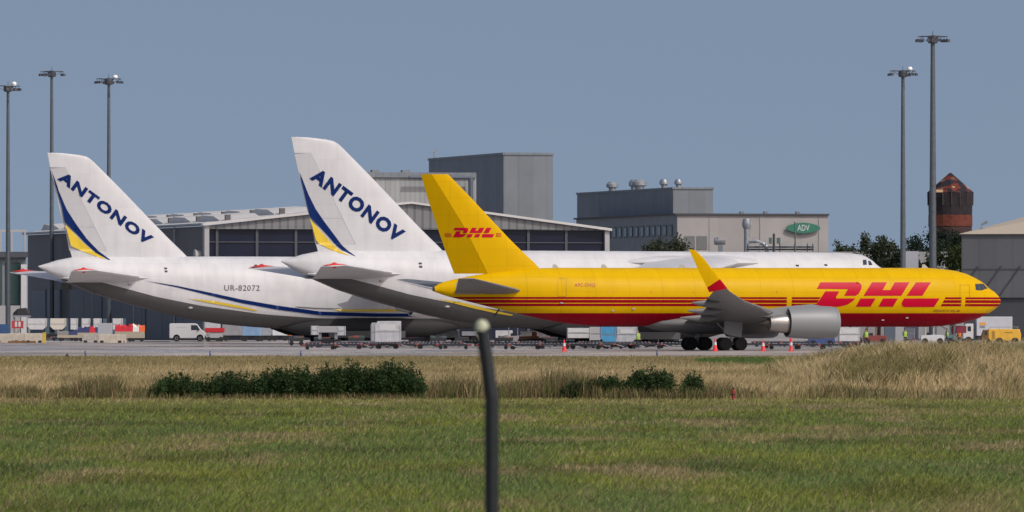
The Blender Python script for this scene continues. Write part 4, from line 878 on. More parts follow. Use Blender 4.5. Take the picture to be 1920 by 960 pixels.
def antonov(fr_, label, letters, lt_p0, lt_p1, lt_h, reg, blue, yellow, stripes, rdef):
    e = empty('heavy_cargo_jet', (fr_.X0, fr_.Y0, 0), fr_.th, label=label, cat='airplane', group='white four-engine heavy cargo jets')
    xs_ = sorted({*np.linspace(M0, M0+30, 56).tolist(), *np.linspace(M0+30, M1-12, 24).tolist(), *np.linspace(M1-12, M1, 34).tolist()})
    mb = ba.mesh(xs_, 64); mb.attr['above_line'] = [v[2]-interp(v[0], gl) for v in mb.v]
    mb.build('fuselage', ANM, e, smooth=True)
    tops = [ale[-1][0]-(ale[-1][0]-ale[6][0])*(1-math.cos(t*math.pi/2)) for t in np.linspace(0, 1, 8)]
    zz = sorted({P2(0, 470.5)[1]-.3, *np.linspace(zr0, zr1, 12).tolist(), *tops, *np.linspace(zr1, ale[6][0], 3).tolist()})
    cut = lambda z: (ALE(z)-AH(z))/(ALE(z)-ATE(z)) if zr0 <= z <= zr1 else 1.0
    lo = [z for z in zz if z <= zr0+1e-6]; md = [z for z in zz if zr0-1e-6 <= z <= zr1+1e-6]; hi = [z for z in zz if z >= zr1-1e-6]
    fm = MB(); fm.loft([uni_ring(ALE(z), ATE(z), z, 0, 1, .11) for z in lo]); fm.loft([uni_ring(ALE(z), ATE(z), z, 0, cut(z), .11) for z in md]); fm.loft([uni_ring(ALE(z), ATE(z), z, 0, 1, .11) for z in hi])
    fm.build('fin', WHITE, e, smooth=True)
    zmid = P2(0, 407)[1]
    for (za, zb) in ((zr0+.015, zmid-.012), (zmid+.012, zr1-.015)):
        MB().loft([uni_ring(ALE(z), ATE(z), z, cut(z)+.002, 1, .11, (AH(z), math.tan(R(rdef)))) for z in np.linspace(za, zb, 7)]).build('rudder', RUD, e, smooth=True)
    def surf(x, z):
        s = ba.surf(x, z); f_ = afin_half(x, z)
        if zr0 < z < zr1 and x < AH(z): f_ -= (AH(z)-x)*math.tan(R(rdef))
        return max(s, f_)
    decal('fin_lettering', place_text(text_mesh(letters, .048, 1.16), lt_p0, lt_p1, lt_h), fr_, surf, BLUE, e, 5, .05)
    decal('fin_blue_stripe', fill_poly([blue]), fr_, surf, BLUE, e, 3, .045); decal('fin_yellow_stripe', fill_poly([yellow]), fr_, surf, UAY, e, 3, .045)
    if reg: decal('registration', place_text(text_mesh(reg, .006, 1.1), (420.5, 545), (487, 545.4), 10.6), fr_, surf, mat('registration_grey', (.10, .10, .11), .5), e, 4, .03)
    for nm, m_, poly in stripes: decal(nm, fill_poly([poly]), fr_, surf, m_, e, 4, .06)
    # tailplane
    tipT = P2(603, 499.5, -12.6); tipL = P2(653, 498, -12.6); rL = P2(742, 507, -2.2); rT = (P2(586, 517, -1.6)[0], 0); zr_ = rL[1]-.28
    for sd_ in (-1, 1):
        tp = wing(e, [(rL[0]+1.2, rT[0]+.1, .8, zr_-.12, .09), (rL[0], rT[0], 2.2, zr_, .10), (tipL[0], tipT[0], 12.4, tipL[1], .09), (tipL[0]-.5, tipT[0]+.1, 12.7, tipL[1]+.02, .05)], WHITE, 'tailplane', sd_, inc=.045)
        cv = MB(); cv.loft([[(tipL[0]-.1+dx, sd_*12.2+.35*math.cos(a)*s_, tipL[1]+.02+h_*math.sin(a)*s_) for a in [2*math.pi*k_/8 for k_ in range(8)]] for dx, s_, h_ in ((.2, .3, .1), (-.2, 1, .12), (-.9, 1.1, .16), (-1.25, 1.1, .30), (-1.6, 1.0, .16), (-2.2, .9, .06), (-2.5, .2, .05))])
        cv.build('red_cover', REDC, tp, smooth=True)
    fb = MB(); rr = []                                              # fillet under the tailplane root
    for x, wdt, h_ in ((rT[0]-.3, 1.0, .1), (rT[0]+1.5, 2.1, .6), (rT[0]+4.5, 2.75, .75), (rL[0]-1, 3.0, .6), (rL[0]+1.2, 2.6, .15)):
        rr.append([(x, wdt*math.cos(a), zr_-.1+h_*math.sin(a)) for a in [2*math.pi*k_/16 for k_ in range(16)]])
    fb.loft(rr).build('tailplane_fairing', WHITE, e, smooth=True)
    # wings, engines
    wr = [(49.5, 38.5, 0, 8.8, .12), (48.2, 38.0, 3.4, 8.6, .12), (41.5, 33.0, 13, 7.7, .11), (34.8, 29.2, 23, 6.9, .10), (27.5, 24.0, 34, 6.1, .10), (25.8, 23.4, 36.2, 5.95, .06)]
    for sd_ in (-1, 1):
        wg_ = wing(e, wr, WHITE, 'wing', sd_)
        for y, xx, zc in ((12.2, 46.5, 4.9), (21.0, 40.8, 4.5)):
            engine(e, xx, sd_*y, zc, 1.5, 4.3, WHITE, mat('core_titanium', (.40, .39, .38), .3, .85), 2.4, [(xx-.6, .12, zc+1.3, zc+1.5), (xx-2.5, .25, zc+1.2, zc+2.1), (xx-4.5, .28, zc+.9, zc+2.6), (xx-7, .2, zc+1.2, zc+2.5), (xx-9, .1, zc+2.0, zc+2.4)])
        for y, xf in ((6.5, 36.6), (10.5, 34.4), (16.5, 31.8), (20.5, 30.2), (26, 27.6)):
            z0 = interp(y, [(r_[2], r_[3]) for r_ in wr])-.35; fbb = MB(); fbb.loft([[(xf-1.4+4.2*t, sd_*y+w_*math.cos(a), z0-h_*.3+h_*math.sin(a)) for a in [2*math.pi*k_/8 for k_ in range(8)]] for t, w_, h_ in ((0, .03, .05), (.3, .25, .4), (.7, .25, .4), (1, .05, .1))])
            fbb.build('flap_fairing', WHITE, wg_, smooth=True)
    MB().loft([[(x, wdt*math.cos(a), 8.6+h_*math.sin(a)) for a in [2*math.pi*k_/24 for k_ in range(24)]] for x, wdt, h_ in ((33, .6, .2), (36, 2.6, .6), (40, 3.6, .85), (47, 3.65, .9), (50.5, 2.8, .7), (53, .6, .2))]).build('wing_fairing', WHITE, e, smooth=True)
    # sponsons and gear
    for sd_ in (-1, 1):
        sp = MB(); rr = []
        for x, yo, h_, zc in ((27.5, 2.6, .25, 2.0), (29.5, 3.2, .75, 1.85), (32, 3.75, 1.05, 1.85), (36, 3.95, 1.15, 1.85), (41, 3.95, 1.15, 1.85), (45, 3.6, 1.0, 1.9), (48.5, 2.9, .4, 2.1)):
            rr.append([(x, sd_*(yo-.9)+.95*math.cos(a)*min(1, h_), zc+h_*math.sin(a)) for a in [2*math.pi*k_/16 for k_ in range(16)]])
        sp.loft(rr); sp.build('gear_sponson', mat('sponson_shaded_grey', (.032, .033, .036), .6, spec=.15), e, smooth=True)  # grey darkened below the belly paint, the sponson's shade put into the colour
        g = MB()
        for k_ in range(5): g.tube((33.4+1.75*k_, sd_*3.1, .63), (33.6+1.75*k_, sd_*3.0, 1.9), .17, .2, 8)
        g = g.build('main_gear', GEAR, e, smooth=True)
        for k_ in range(5): wheelset(g, 33.4+1.75*k_, sd_*3.1, .62, .45, .5)
        MB().box(32.5, 41.5, sd_*4.15-.04, sd_*4.15+.04, .75, 1.5).build('gear_door', mat('door_dark_grey', (.09, .095, .10), .5), g)
        g = MB(); g.tube((62.0, sd_*1.0, .6), (62.3, sd_*1.0, 2.4), .15, .18, 8); g = g.build('nose_gear', GEAR, e, smooth=True); wheelset(g, 62.0, sd_*1.0, .55, .4, .38)
    dk = mat('fitting_dark', (.06, .06, .07), .5); tf = MB()
    for px, py in ((792, 494), (792, 500), (655, 543), (836, 575), (975, 488), (1551, 497), (1497, 498)):
        x, z = P2(px, py, -3.2); y = -surf(x, z); tf.box(x-.15, x+.15, y-.07, y+.05, z-.1, z+.1)
    tf.build('fittings', dk, e)
    for px, py in ((716, 527), (838, 575)):
        x, z = P2(px, py, -2.8); y = -surf(x, z); MB().lathe([(-.22, .03), (-.1, .13), (.15, .12), (.3, .03)], 8, axis='x', c=(x, y-.05, z)).build('nav_light_fairing', TRIM, e, smooth=True)
    return e, surf
blue2 = [(561, 322.5), (565.6, 332), (578.8, 365.6), (592, 392), (607, 414), (625.6, 439), (640.6, 459), (650, 468), (665, 479), (667, 481), (654, 475), (640.6, 468.5), (631, 460.5), (616, 443.5), (597.5, 423.5), (580.6, 405.5), (578, 393), (571.5, 365)]
yel2 = [(580.8, 410), (597.5, 429), (616, 450), (631, 465), (640.6, 471.6), (656, 479.5), (635, 474), (616, 466), (597.5, 457), (591.5, 448), (585.8, 425)]
sc2, d2_ = zip(*[(1, 1)]), 0
ea2, s2 = antonov(f2_, 'nearer white four-engine heavy cargo jet behind the yellow one, blue ANTONOV on its tail', 'ANTONOV', (580, 335), (745, 456), 27.5, None, blue2, yel2, [
    ('blue_stripe', BLUE, [(735, 524), (800, 538.5), (860, 553), (900, 563), (960, 575), (1040, 584), (1300, 588), (1300, 594), (1040, 590), (960, 580), (900, 567), (850, 552.5), (800, 539.5)]),
    ('yellow_stripe', UAY, [(818, 560), (860, 566), (890, 573), (930, 583), (962, 590), (960, 592.5), (925, 586.5), (885, 577.5), (850, 568.5)])], 2.5)
blue1 = [(96, 317.5), (100.5, 336), (110, 357.5), (125, 392.5), (142.5, 420), (162.5, 447.5), (185, 471), (207, 487), (203, 487), (180, 474), (160, 456), (140, 435), (121.5, 416), (115.5, 385), (108, 350)]
yel1 = [(122.8, 421), (140, 439), (160, 459), (177, 473), (200, 486), (190, 484), (172.5, 478), (150, 469), (133, 461), (127.5, 440)]
ea1, s1 = antonov(f1_, 'farther white four-engine heavy cargo jet at the left with UR-82072 on its side', 'ANTONOV', (107, 336), (277, 461), 20.5, 'UR-82072', blue1, yel1, [
    ('blue_stripe', BLUE, [(270, 526), (330, 535.5), (400, 550), (450, 561), (520, 573), (600, 584), (700, 587.5), (900, 588), (900, 594), (700, 594), (600, 591), (520, 580.5), (450, 567.5), (400, 555.5), (330, 538)]),
    ('yellow_stripe', UAY, [(350, 559.5), (400, 564.5), (440, 571.5), (485, 582), (478, 583), (430, 574.5), (390, 567.5)]),
    ('yellow_stripe', UAY, [(625, 580), (900, 580), (900, 584.5), (640, 584)]), ('thin_line', mat('registration_grey', (.10, .10, .11), .5), [(552, 574.5), (590, 577), (640, 578.6), (640, 579.8), (590, 578.6), (560, 576.5)])], 3.5)
# details seen only on the nearer one: cockpit glazing and roof marks
for pts in ([(1618, 487), (1624.5, 487), (1625.5, 496), (1618.5, 496.5)], [(1628, 488.5), (1632.5, 490), (1636, 496.5), (1629, 497)]): decal('cockpit_window', fill_poly([pts]), f2_, s2, wg, ea2, 2, .05)

# ------------------------------------------------------------ cones, edge lights, marker, post
def cone(px, py, D, hpx, label, tall=False):
    X0, Y0 = W(px, D); h = hpx/F*D; v = empty('traffic_cone', (X0, Y0, .02), label=label, cat='traffic cone', group='red traffic cones around the yellow jet')
    RC = mat('cone_red', (.80, .05, .06), .5); r = .2
    MB().box(-.24, .24, -.24, .24, 0, .06).build('base', RC, v)
    if tall: MB().lathe([(.06, .16), (.15, .13), (h*.6, .13), (h, .1)], 12).build('cone_body', RC, v, smooth=True)
    else: MB().lathe([(.06, r), (h, .035)], 14).build('cone_body', RC, v, smooth=True)
    MB().lathe([(h*.45, (r*(1-.45)+.035*.45)+.012 if not tall else .145), (h*.68, (r*(1-.68)+.035*.68)+.012 if not tall else .142)], 14, caps=False).build('white_band', WPAINT, v, smooth=True)
cone(1058, 0, 742, 22, 'red cone left of the blue container under the yellow aft fuselage')
cone(1341, 0, 738, 26, 'red and white cone before the main wheels of the yellow jet')
cone(1431, 0, 742, 22, 'small red cone between the main wheels and the engine')
cone(1483, 0, 735, 25, 'red post-like bollard in front of the engine', True)
for i, (px, lb) in enumerate(((160, 'blue edge marker left of the van on the apron edge'), (394, 'blue edge marker below the red ground unit'), (564, 'blue edge marker left of the pallet dollies'), (1232, 'blue edge marker in front of the yellow jet'))):
    X0, Y0 = W(px, 640); v = empty('edge_marker', (X0, Y0, 0), label=lb, cat='marker post', group='blue taxiway edge markers')
    MB().lathe([(0, .06), (.36, .055), (.42, .03)], 10).build('post', mat('marker_blue', (.01, .05, .22), .4), v, smooth=True); MB().lathe([(.28, .062), (.33, .061)], 10).build('reflector', mat('marker_lens', (.2, .3, .6), .2), v)
X0, Y0 = W(126, 636); v = empty('ground_light', (X0, Y0, 0), label='tiny dark ground light at the grass edge on the left', cat='ground light'); MB().lathe([(0, .14), (.12, .12), (.2, .04)], 10).build('housing', BLACK, v, smooth=True); MB().lathe([(.2, .03), (.26, .03)], 8).build('lens', GLASS, v)
X0, Y0 = W(1375, 287); v = empty('marker_post', (X0, Y0, 0), label='short dark red marker post at the edge of the lawn', cat='marker post')
MB().lathe([(0, .055), (.34, .05), (.40, .03)], 10).build('post', mat('marker_red', (.28, .02, .015), .6), v, smooth=True); MB().lathe([(.20, .056), (.25, .056)], 10, caps=False).build('dark_band', BLACK, v); MB().box(-.03, .03, -.02, .02, .4, .46).build('cap', BLACK, v)
# foreground fence post with inclined top arm
D = 34; X0, Y0 = W(922, D); v = empty('fence_post', (X0, Y0, 0), label='dark steel fence post with leaning top and pale cap in the near foreground', cat='post')
FP = mat('post_dark_green_steel', (.010, .014, .017), .38, 0, var=.25, vscale=25); zt = Zat(745, D); xt, _ = W(904, D); zz = Zat(612, D)
MB().tube((0, 0, 0), (0, 0, zt), .0275, .0275, 16).build('post', FP, v, smooth=True)
MB().tube((0, 0, zt-.01), (xt-X0, 0, zz), .0275, .026, 16).build('top_arm', FP, v, smooth=True)
MB().lathe([(-.02, .027), (0, .029), (.018, .021), (.025, .006)], 14, c=(xt-X0-.001, 0, zz+.002)).build('cap', mat('cap_pale_green', (.48, .52, .38), .5), v, smooth=True)

v = empty('chain_link_fence', (-2.6, 34.04, 0), label='thin blurred chain-link mesh stretched either side of the foreground post', cat='fence')
cm = MB(); zt = Zat(762, 34); Lf = 5.2; p_ = .05; rw = .0010
for i in range(int(-zt/p_)-2, int(Lf/p_)+2):
    x0 = i*p_
    for sgn in (1, -1):
        xa, xb = (x0, x0+zt) if sgn > 0 else (x0+zt, x0); za, zb = 0.0, zt
        lo_, hi_ = (xa, xb) if xa < xb else (xb, xa)
        if hi_ <= 0 or lo_ >= Lf: continue
        t0 = max(0, (0-xa)/(xb-xa)) if xb > xa else max(0, (Lf-xa)/(xb-xa)); t1 = min(1, (Lf-xa)/(xb-xa)) if xb > xa else min(1, (0-xa)/(xb-xa))
        if t1 <= t0: continue
        cm.tube((xa+(xb-xa)*t0, sgn*.001, zt*t0), (xa+(xb-xa)*t1, sgn*.001, zt*t1), rw, rw, 3)
cm.build('wire_mesh', mat('fence_wire', (.06, .07, .075), .5, .3), v)
MB().tube((0, 0, zt), (Lf, 0, zt), .0016, .0016, 5).build('tension_wire', mat('fence_wire', (.06, .07, .075), .5, .3), v)

# ------------------------------------------------------------ ground equipment
def dolly(px, D, L=3.3, label=None, rz=0, wdt=1.6):
    X0, Y0 = W(px, D); v = empty('pallet_dolly', (X0, Y0, .02), rz, label=label, cat='dolly', group='pallet dollies parked in rows under the aircraft')
    f = MB(); f.box(-L/2, L/2, -wdt/2, -wdt/2+.12, .34, .52); f.box(-L/2, L/2, wdt/2-.12, wdt/2, .34, .52)
    for i in range(5): x = -L/2+.06+i*(L-.12)/4; f.box(x-.06, x+.06, -wdt/2+.12, wdt/2-.12, .36, .5)
    f.build('frame', mat('dolly_dark', (.03, .035, .05), .6), v)
    r = MB()
    for i in range(9): x = -L/2+.25+i*(L-.5)/8; r.tube((x, -wdt/2+.14, .54), (x, wdt/2-.14, .54), .05, .05, 6)
    r.build('rollers', METAL, v)
    for x in (-L/2+.5, L/2-.5):
        for y in (-wdt/2+.15, wdt/2-.15): MB().lathe([(-.07, .06), (-.07, .17), (.07, .17), (.07, .06)], 12, axis='y', c=(x, y, .18)).build('wheel', TYRE, v, smooth=True)
    MB().tube((L/2, 0, .4), (L/2+.7, 0, .2), .04).build('tow_bar', METAL, v)
    rl = MB()
    for x in (-L/2+.2, L/2-.2): rl.box(x-.13, x+.13, -wdt/2-.02, -wdt/2-.001, .38, .5)
    rl.build('reflector', mat('reflector_red', (.38, .07, .06), .6), v); return v
ORD = ['first', 'second', 'third', 'fourth', 'fifth', 'sixth', 'seventh', 'eighth', 'ninth', 'tenth', 'eleventh', 'twelfth', 'thirteenth', 'fourteenth', 'fifteenth', 'sixteenth', 'seventeenth', 'eighteenth', 'nineteenth', 'twentieth']
p0 = dolly(600, 775, label='empty black pallet dolly nearest the grass, at the left end of the rows')
def dup(px, D, rz=0, label=None):
    c = copy_tree(p0); c.location = (*W(px, D), .02); c.rotation_euler = (0, 0, rz); c['label'] = label; return c
for i, px in enumerate((650, 765, 812, 850, 925, 985, 1040, 1098, 1160, 1212, 1262, 1415, 1470, 1520, 1565)): dup(px, random.uniform(780, 812), random.uniform(-.12, .12), f'empty black pallet dolly, {ORD[i]} from the left in the middle dolly row')
for i, px in enumerate((622, 668, 705, 757, 800, 838, 872, 945, 985, 1020, 1075, 1112, 1150, 1190, 1232, 1270, 1440, 1492, 1540)): dup(px, random.uniform(835, 890), random.uniform(-.2, .2), f'dark pallet dolly, {ORD[i]} from the left in the farthest dolly row')
def uld(px, D, wpx, ybot, ytop, label, cut=(0, 1), m=ULDM, depth=1.5, stripe=None, rz=0, door=True, dol=True):
    """air cargo container resting on a dolly bed; cut=(left,right) lower corners bevelled (1) or upper (2)"""
    if dol: dolly(px, D+.5, max(1.6, wpx/F*D*1.02), 'dolly under the '+label, rz)
    X0, Y0 = W(px, D+.5); w_ = wpx/F*D; z0 = max(.62, Zat(ybot, D)) if dol else .02; h = max(.9, Zat(ytop, D)-z0); v = empty('cargo_container', (X0, Y0, z0), rz, label=label, cat='cargo container', group='air cargo containers on the apron')
    x0, x1 = -w_/2, w_/2; c = min(.45, w_*.25, h*.35); pr = []
    pr += [(x0+c, 0), ] if cut[0] == 1 else [(x0, 0)]
    pr += [(x1-c, 0), (x1, c)] if cut[1] == 1 else [(x1, 0)]
    pr += [(x1, h-c*1.2), (x1-c*.7, h)] if cut[1] == 2 else [(x1, h)]
    pr += [(x0+c*.7, h), (x0, h-c*1.2)] if cut[0] == 2 else [(x0, h)]
    if cut[0] == 1: pr += [(x0, c)]
    MB().prism(pr, -depth/2, depth/2).build('shell', m, v, bevel=.03)
    fm = MB()
    for x in (x0+.04, x1-.1): fm.box(x, x+.06, -depth/2-.03, -depth/2-.001, c if cut[0] == 1 or cut[1] == 1 else 0, h-c-.02 if 2 in cut else h-.02)
    fm.box(x0+.1, x1-.1, -depth/2-.03, -depth/2-.001, h*.48, h*.48+.06); fm.build('edge_frame', METAL, v)
    if door: MB().box(x0+w_*.2, x1-w_*.2, -depth/2-.02, -depth/2-.001, h*.55+.03, h*.85).build('label_panel', WPAINT if stripe is None else stripe, v)
    return v
WT = mat('white_tarpaulin', (.55, .56, .58), .6, var=.08, vscale=2); BLC = mat('container_blue', (.07, .30, .55), .45, var=.1, vscale=2)
uld(727, 795, 50, 641, 602, 'silver main-deck container with sloped top under the white jet', (2, 0), ULDM, 2.4)
uld(702, 800, 14, 640, 605, 'narrow grey half container beside the silver main-deck one', (2, 0), mat('grey_container', (.38, .39, .41), .6), 1.5, door=False)
uld(1085, 800, 44, 634, 615, 'white lower-deck container with cut corner left of the blue one', (0, 0), WT)
uld(1118, 812, 26, 638, 613, 'dull grey container between the white and the blue one', (0, 1), mat('grey_container', (.38, .39, .41), .6), door=False)
uld(1140, 798, 30, 641, 613, 'bright blue lower-deck container under the yellow belly', (1, 0), BLC, stripe=BLC)
uld(1175, 800, 40, 641, 613, 'scuffed silver container with cut lower corner right of the blue one', (0, 1), ULDM)
uld(1592, 845, 40, 642, 614, 'white container right of the yellow jet engine', (0, 0), WT)
uld(590, 840, 14, 628, 611, 'small pale grey container left of the belly arch frame', (0, 0), ULDM, door=False)
uld(640, 842, 16, 629, 612, 'small pale grey container right of the belly arch frame', (0, 0), ULDM, door=False)
X0, Y0 = W(616, 846); v = empty('belly_loader', (X0, Y0, .02), label='grey belt loader bridge with dark underside below the left white jet', cat='loader')
z1 = Zat(624, 846); z2_ = Zat(612, 846); MB().box(-1.4, 1.2, -.8, .8, z1, z2_).build('deck', mat('grey_container', (.38, .39, .41), .6), v, bevel=.04); ch = MB(); ch.box(-1.3, 1.2, -.7, .7, .35, .8).build('chassis', BLACK, v)
MB().box(-1.0, -.7, -.6, .6, .8, z1).box(.6, .9, -.6, .6, .8, z1).build('lift_leg', STEEL, v)
for x in (-.9, .9): MB().lathe([(-.12, .08), (-.12, .34), (.12, .34), (.12, .08)], 12, axis='y', c=(x, -.65, .34)).build('wheel', TYRE, v, smooth=True)
# far row of trailers beyond the jets
for i, (px, w_, yt, yb, c_, lb) in enumerate(((788, 42, 621, 630, (.34, .36, .38), 'long grey trailer farthest left behind the silver container'), (836, 48, 621, 634, (.52, .54, .56), 'pale long trailer left of the fence post'),
        (880, 28, 622, 630, (.40, .42, .46), 'short bluish trailer hidden partly by the fence post'), (945, 32, 620, 634, (.48, .50, .54), 'grey trailer just right of the fence post'), (1003, 56, 621, 634, (.50, .48, .48), 'long pinkish grey trailer left of the white wheels'),
        (440, 46, 605, 632, (.28, .29, .31), 'dull grey container right of the red ground unit'), (472, 34, 612, 632, (.20, .33, .52), 'pale blue container behind the left white jet tail'), (498, 22, 609, 632, (.30, .34, .38), 'grey ribbed container beside the pale blue one'),
        (525, 28, 615, 633, (.62, .66, .70), 'white box trailer under the left white jet'), (400, 26, 601, 618, (.50, .52, .56), 'pale container above the red ground unit'), (1228, 70, 616, 628, (.05, .055, .07), 'dark covered trailer behind the yellow jet wheels'))):
    D_ = (1090 if px < 540 else 960)+(i % 3)*8; X0, Y0 = W(px, D_); v = empty('box_trailer', (X0, Y0, .02), label=lb, cat='trailer', group='box trailers parked beyond the jets'); hw = w_/2/F*D_; z0 = max(.7, Zat(yb, D_)); z1 = Zat(yt, D_)
    MB().box(-hw, hw, -1.2, 1.2, z0, z1).build('box', mat('trailer_paint_%d' % i, c_, .6, var=.1, vscale=1.5), v, bevel=.04); MB().box(-hw*.95, hw*.95, -1.0, 1.0, .45, z0-.005).build('chassis', BLACK, v)
    for x in (-hw*.7, hw*.7): MB().lathe([(-.12, .1), (-.12, .45), (.12, .45), (.12, .1)], 12, axis='y', c=(x, -1.0, .45)).build('wheel', TYRE, v, smooth=True)
# left container row with white tarpaulins
for i, (a, b, lb) in enumerate(((51, 88, 'leftmost white covered container in the row before the dark hangar'), (94, 124, 'cream covered container second in the row before the dark hangar'), (132, 146, 'narrow white container third in the row'), (153, 169, 'narrow white container fourth in the row'), (175, 190, 'narrow white container fifth in the row left of the mast'), (211, 230, 'white container at the right end of the row beside the red cargo'))):
    uld((a+b)/2, 1100, b-a, 618, 597, lb, (1, 1) if b-a > 20 else (0, 0), WT if i != 1 else mat('cream_cover', (.60, .57, .50), .7), 1.6, door=False)
X0, Y0 = W(160, 1106); v = empty('stillage_row', (X0, Y0, .02), label='long blue grey steel stillage behind the covered containers', cat='stillage'); 
f = MB(); 
for px in range(-72, 74, 18): x = px/F*1106; f.box(x-.25, x+.25, .9, 1.0, 0, 2.9)
f.build('upright', mat('stillage_blue', (.07, .12, .16), .6), v); MB().box(-5.2, 5.2, .85, 1.05, .3, .9).build('rail', BLACK, v)
def blob_cargo(px, D, wpx, ytop, ybot, cols, label):
    bed = ('cart_beige', (.40, .36, .28)) if ybot < 635 else ('cart_dark', (.035, .04, .045)); X0, Y0 = W(px, D); v = empty('covered_cargo_cart', (X0, Y0, .02), label=label, cat='baggage cart'); hw = wpx/2/F*D; z0 = max(.8, Zat(ybot, D)); z1 = Zat(ytop, D); r = random.Random(int(px))
    for i, c_ in enumerate(cols):
        x0 = -hw+2*hw*i/len(cols); x1 = x0+2*hw/len(cols)*1.05; rr = []
        for t in (0, .25, .6, 1): x = x0+(x1-x0)*t; h = (z1-z0)*r.uniform(.6, 1); rr.append([(x, -.7, z0), (x, -.6, z0+h*.7), (x, -.2, z0+h), (x, .4, z0+h*.9), (x, .7, z0)])
        MB().loft(rr).build('cover', mat('cover_'+c_[0], c_[1], .7), v, smooth=True)
    MB().box(-hw, hw, -.75, .75, .45, z0-.003).build('bed', mat(*bed, .8), v)
    for x in (-hw*.7, hw*.7): MB().lathe([(-.1, .05), (-.1, .24), (.1, .24), (.1, .05)], 12, axis='y', c=(x, -.7, .24)).build('wheel', TYRE, v, smooth=True)
CR, CO, CB, CW = ('red', (.55, .02, .04)), ('orange', (.75, .14, .04)), ('navy', (.03, .04, .13)), ('white', (.7, .7, .7))
blob_cargo(168, 1075, 44, 611, 624, [CB, CB, CR, CB], 'cart with navy and red bags left of the concrete block')
blob_cargo(236, 1075, 40, 607, 622, [CR, CR, CO], 'cart heaped with red covered cargo right of the mast')
blob_cargo(255, 1068, 32, 606, 622, [CR, CW, CO], 'beige cart with red, white and orange covers')
blob_cargo(128, 1085, 40, 618, 630, [('grey', (.2, .2, .2)), CB], 'low dark cart with grey cover before the covered containers')
CD = [('black', (.02, .022, .03)), ('slate', (.06, .07, .09)), ('brown', (.09, .05, .035)), ('dull_red', (.22, .04, .04)), ('green', (.03, .07, .06))]
for i, (px, w_, lb) in enumerate(((556, 26, 'dark loaded cart at the left end behind the dollies'), (604, 30, 'dark loaded cart below the grey belt loader'), (668, 30, 'dark loaded cart left of the silver main-deck container'),
        (782, 30, 'dark loaded cart right of the silver main-deck container'), (822, 30, 'dark loaded cart under the thin far trailers'), (866, 26, 'dark loaded cart left of the fence post'),
        (948, 28, 'dark loaded cart right of the fence post'), (1032, 28, 'dark loaded cart below the yellow aft belly'), (1214, 34, 'dark loaded cart right of the cut corner container'), (1256, 34, 'dark loaded cart left of the main wheels'))):
    blob_cargo(px, 905+(i % 3)*12, w_, 629+(i % 2)*3, 640, [CD[(i+k) % 5] for k in range(3)], lb)
# barriers
def barrier(px, D, L, h, label, m=BEIGE):
    X0, Y0 = W(px, D); v = empty('barrier_block', (X0, Y0, .02), label=label, cat='barrier', group='concrete barrier blocks at the left')
    MB().prism([(-L/2, 0), (L/2, 0), (L/2, h), (-L/2, h)], -.3, .3).build('block', m, v, bevel=.04); MB().box(-L/2+.2, -L/2+.6, -.32, -.301, .05, .3).box(L/2-.6, L/2-.2, -.32, -.301, .05, .3).build('fork_slot', BLACK, v)
for a in ((12, 1010, 2.6, 1.1, 'beige barrier block at the extreme left edge'), (38, 1008, 1.7, 1.15, 'pale barrier block carrying a small brown beam'), (64, 1006, 2.2, 1.15, 'beige barrier block left of the yellow post'),
          (170, 1010, 2.0, 1.0, 'grey block left of the tall mast block'), (208, 1000, 2.9, 1.05, 'wide pale concrete block at the foot of the mast'), (228, 1004, 1.1, 1.0, 'beige block right of the mast foot block')): barrier(*a, CONC if a[0] == 170 else BEIGE)
X0, Y0 = W(197, 1018); MB().box(-.85, .85, -.7, .7, .02, 2.35).build('mast_foot_block', mat('pale_blue_grey', (.38, .41, .46), .7), loc=(X0, Y0, 0), bevel=.04, label='pale blue grey tall box standing behind the wide concrete block', cat='cabinet')
X0, Y0 = W(83, 998); v = empty('yellow_post', (X0, Y0, .02), label='square yellow guard post at the right end of the barriers', cat='post'); YP = mat('guard_yellow', (.60, .45, .05), .6); MB().box(-.2, .2, -.2, .2, 0, 1.2).build('post', YP, v, bevel=.03); MB().box(-.22, .22, -.22, .22, 1.2, 1.26).build('cap', YP, v)
v = empty('sign_board', (*W(33, 1030), .02), label='red and white striped board on a tilted pole at the left', cat='sign'); MB().tube((-.9, 0, .1), (.3, 0, 1.6), .06).build('pole', STEEL, v)
MB().box(-.7, .7, -.05, .05, 1.7, 2.6).build('board', mat('board_red', (.45, .05, .06), .6), v); MB().box(-.32, -.05, -.07, -.051, 1.9, 2.5).box(.1, .37, -.07, -.051, 1.9, 2.5).build('white_stripe', WPAINT, v)
v = empty('steel_beams', (*W(45, 1000), .02), label='low rusty brown beams lying before the barriers', cat='beam'); b = MB(); b.box(-1.9, .4, -.1, .1, .02, .25); b.box(.7, 1.4, -.1, .1, .02, .25); b.build('beam', mat('rusty', (.22, .11, .04), .8), v)
v = empty('blue_container', (*W(4, 1060), .02), label='dark blue container at the left picture edge', cat='container'); MB().box(-.9, .9, -.8, .8, .6, 2.2).build('shell', mat('deep_blue', (.03, .08, .2), .6), v, bevel=.03); MB().box(-.9, .9, -.8, .8, 0, .59).build('pallet', BLACK, v)
v = empty('parked_equipment', (*W(42, 1120), .02), label='dark tarped machine on a frame left of the dark hangar', cat='machine'); MB().loft([[(x, -1, 3.3), (x, 1, 3.3), (x, .8, 3.3+h), (x, -.8, 3.3+h)] for x, h in ((-1.2, .3), (-.6, .9), (.4, 1.0), (1.0, .7))]).build('tarp', BLACK, v)
f = MB(); 
for x in (-1.1, .9): f.box(x-.08, x+.08, -.9, -.7, 0, 3.3); f.box(x-.08, x+.08, .7, .9, 0, 3.3)
f.box(-1.3, 1.1, -1, 1, 3.1, 3.29); f.build('frame', STEEL, v)

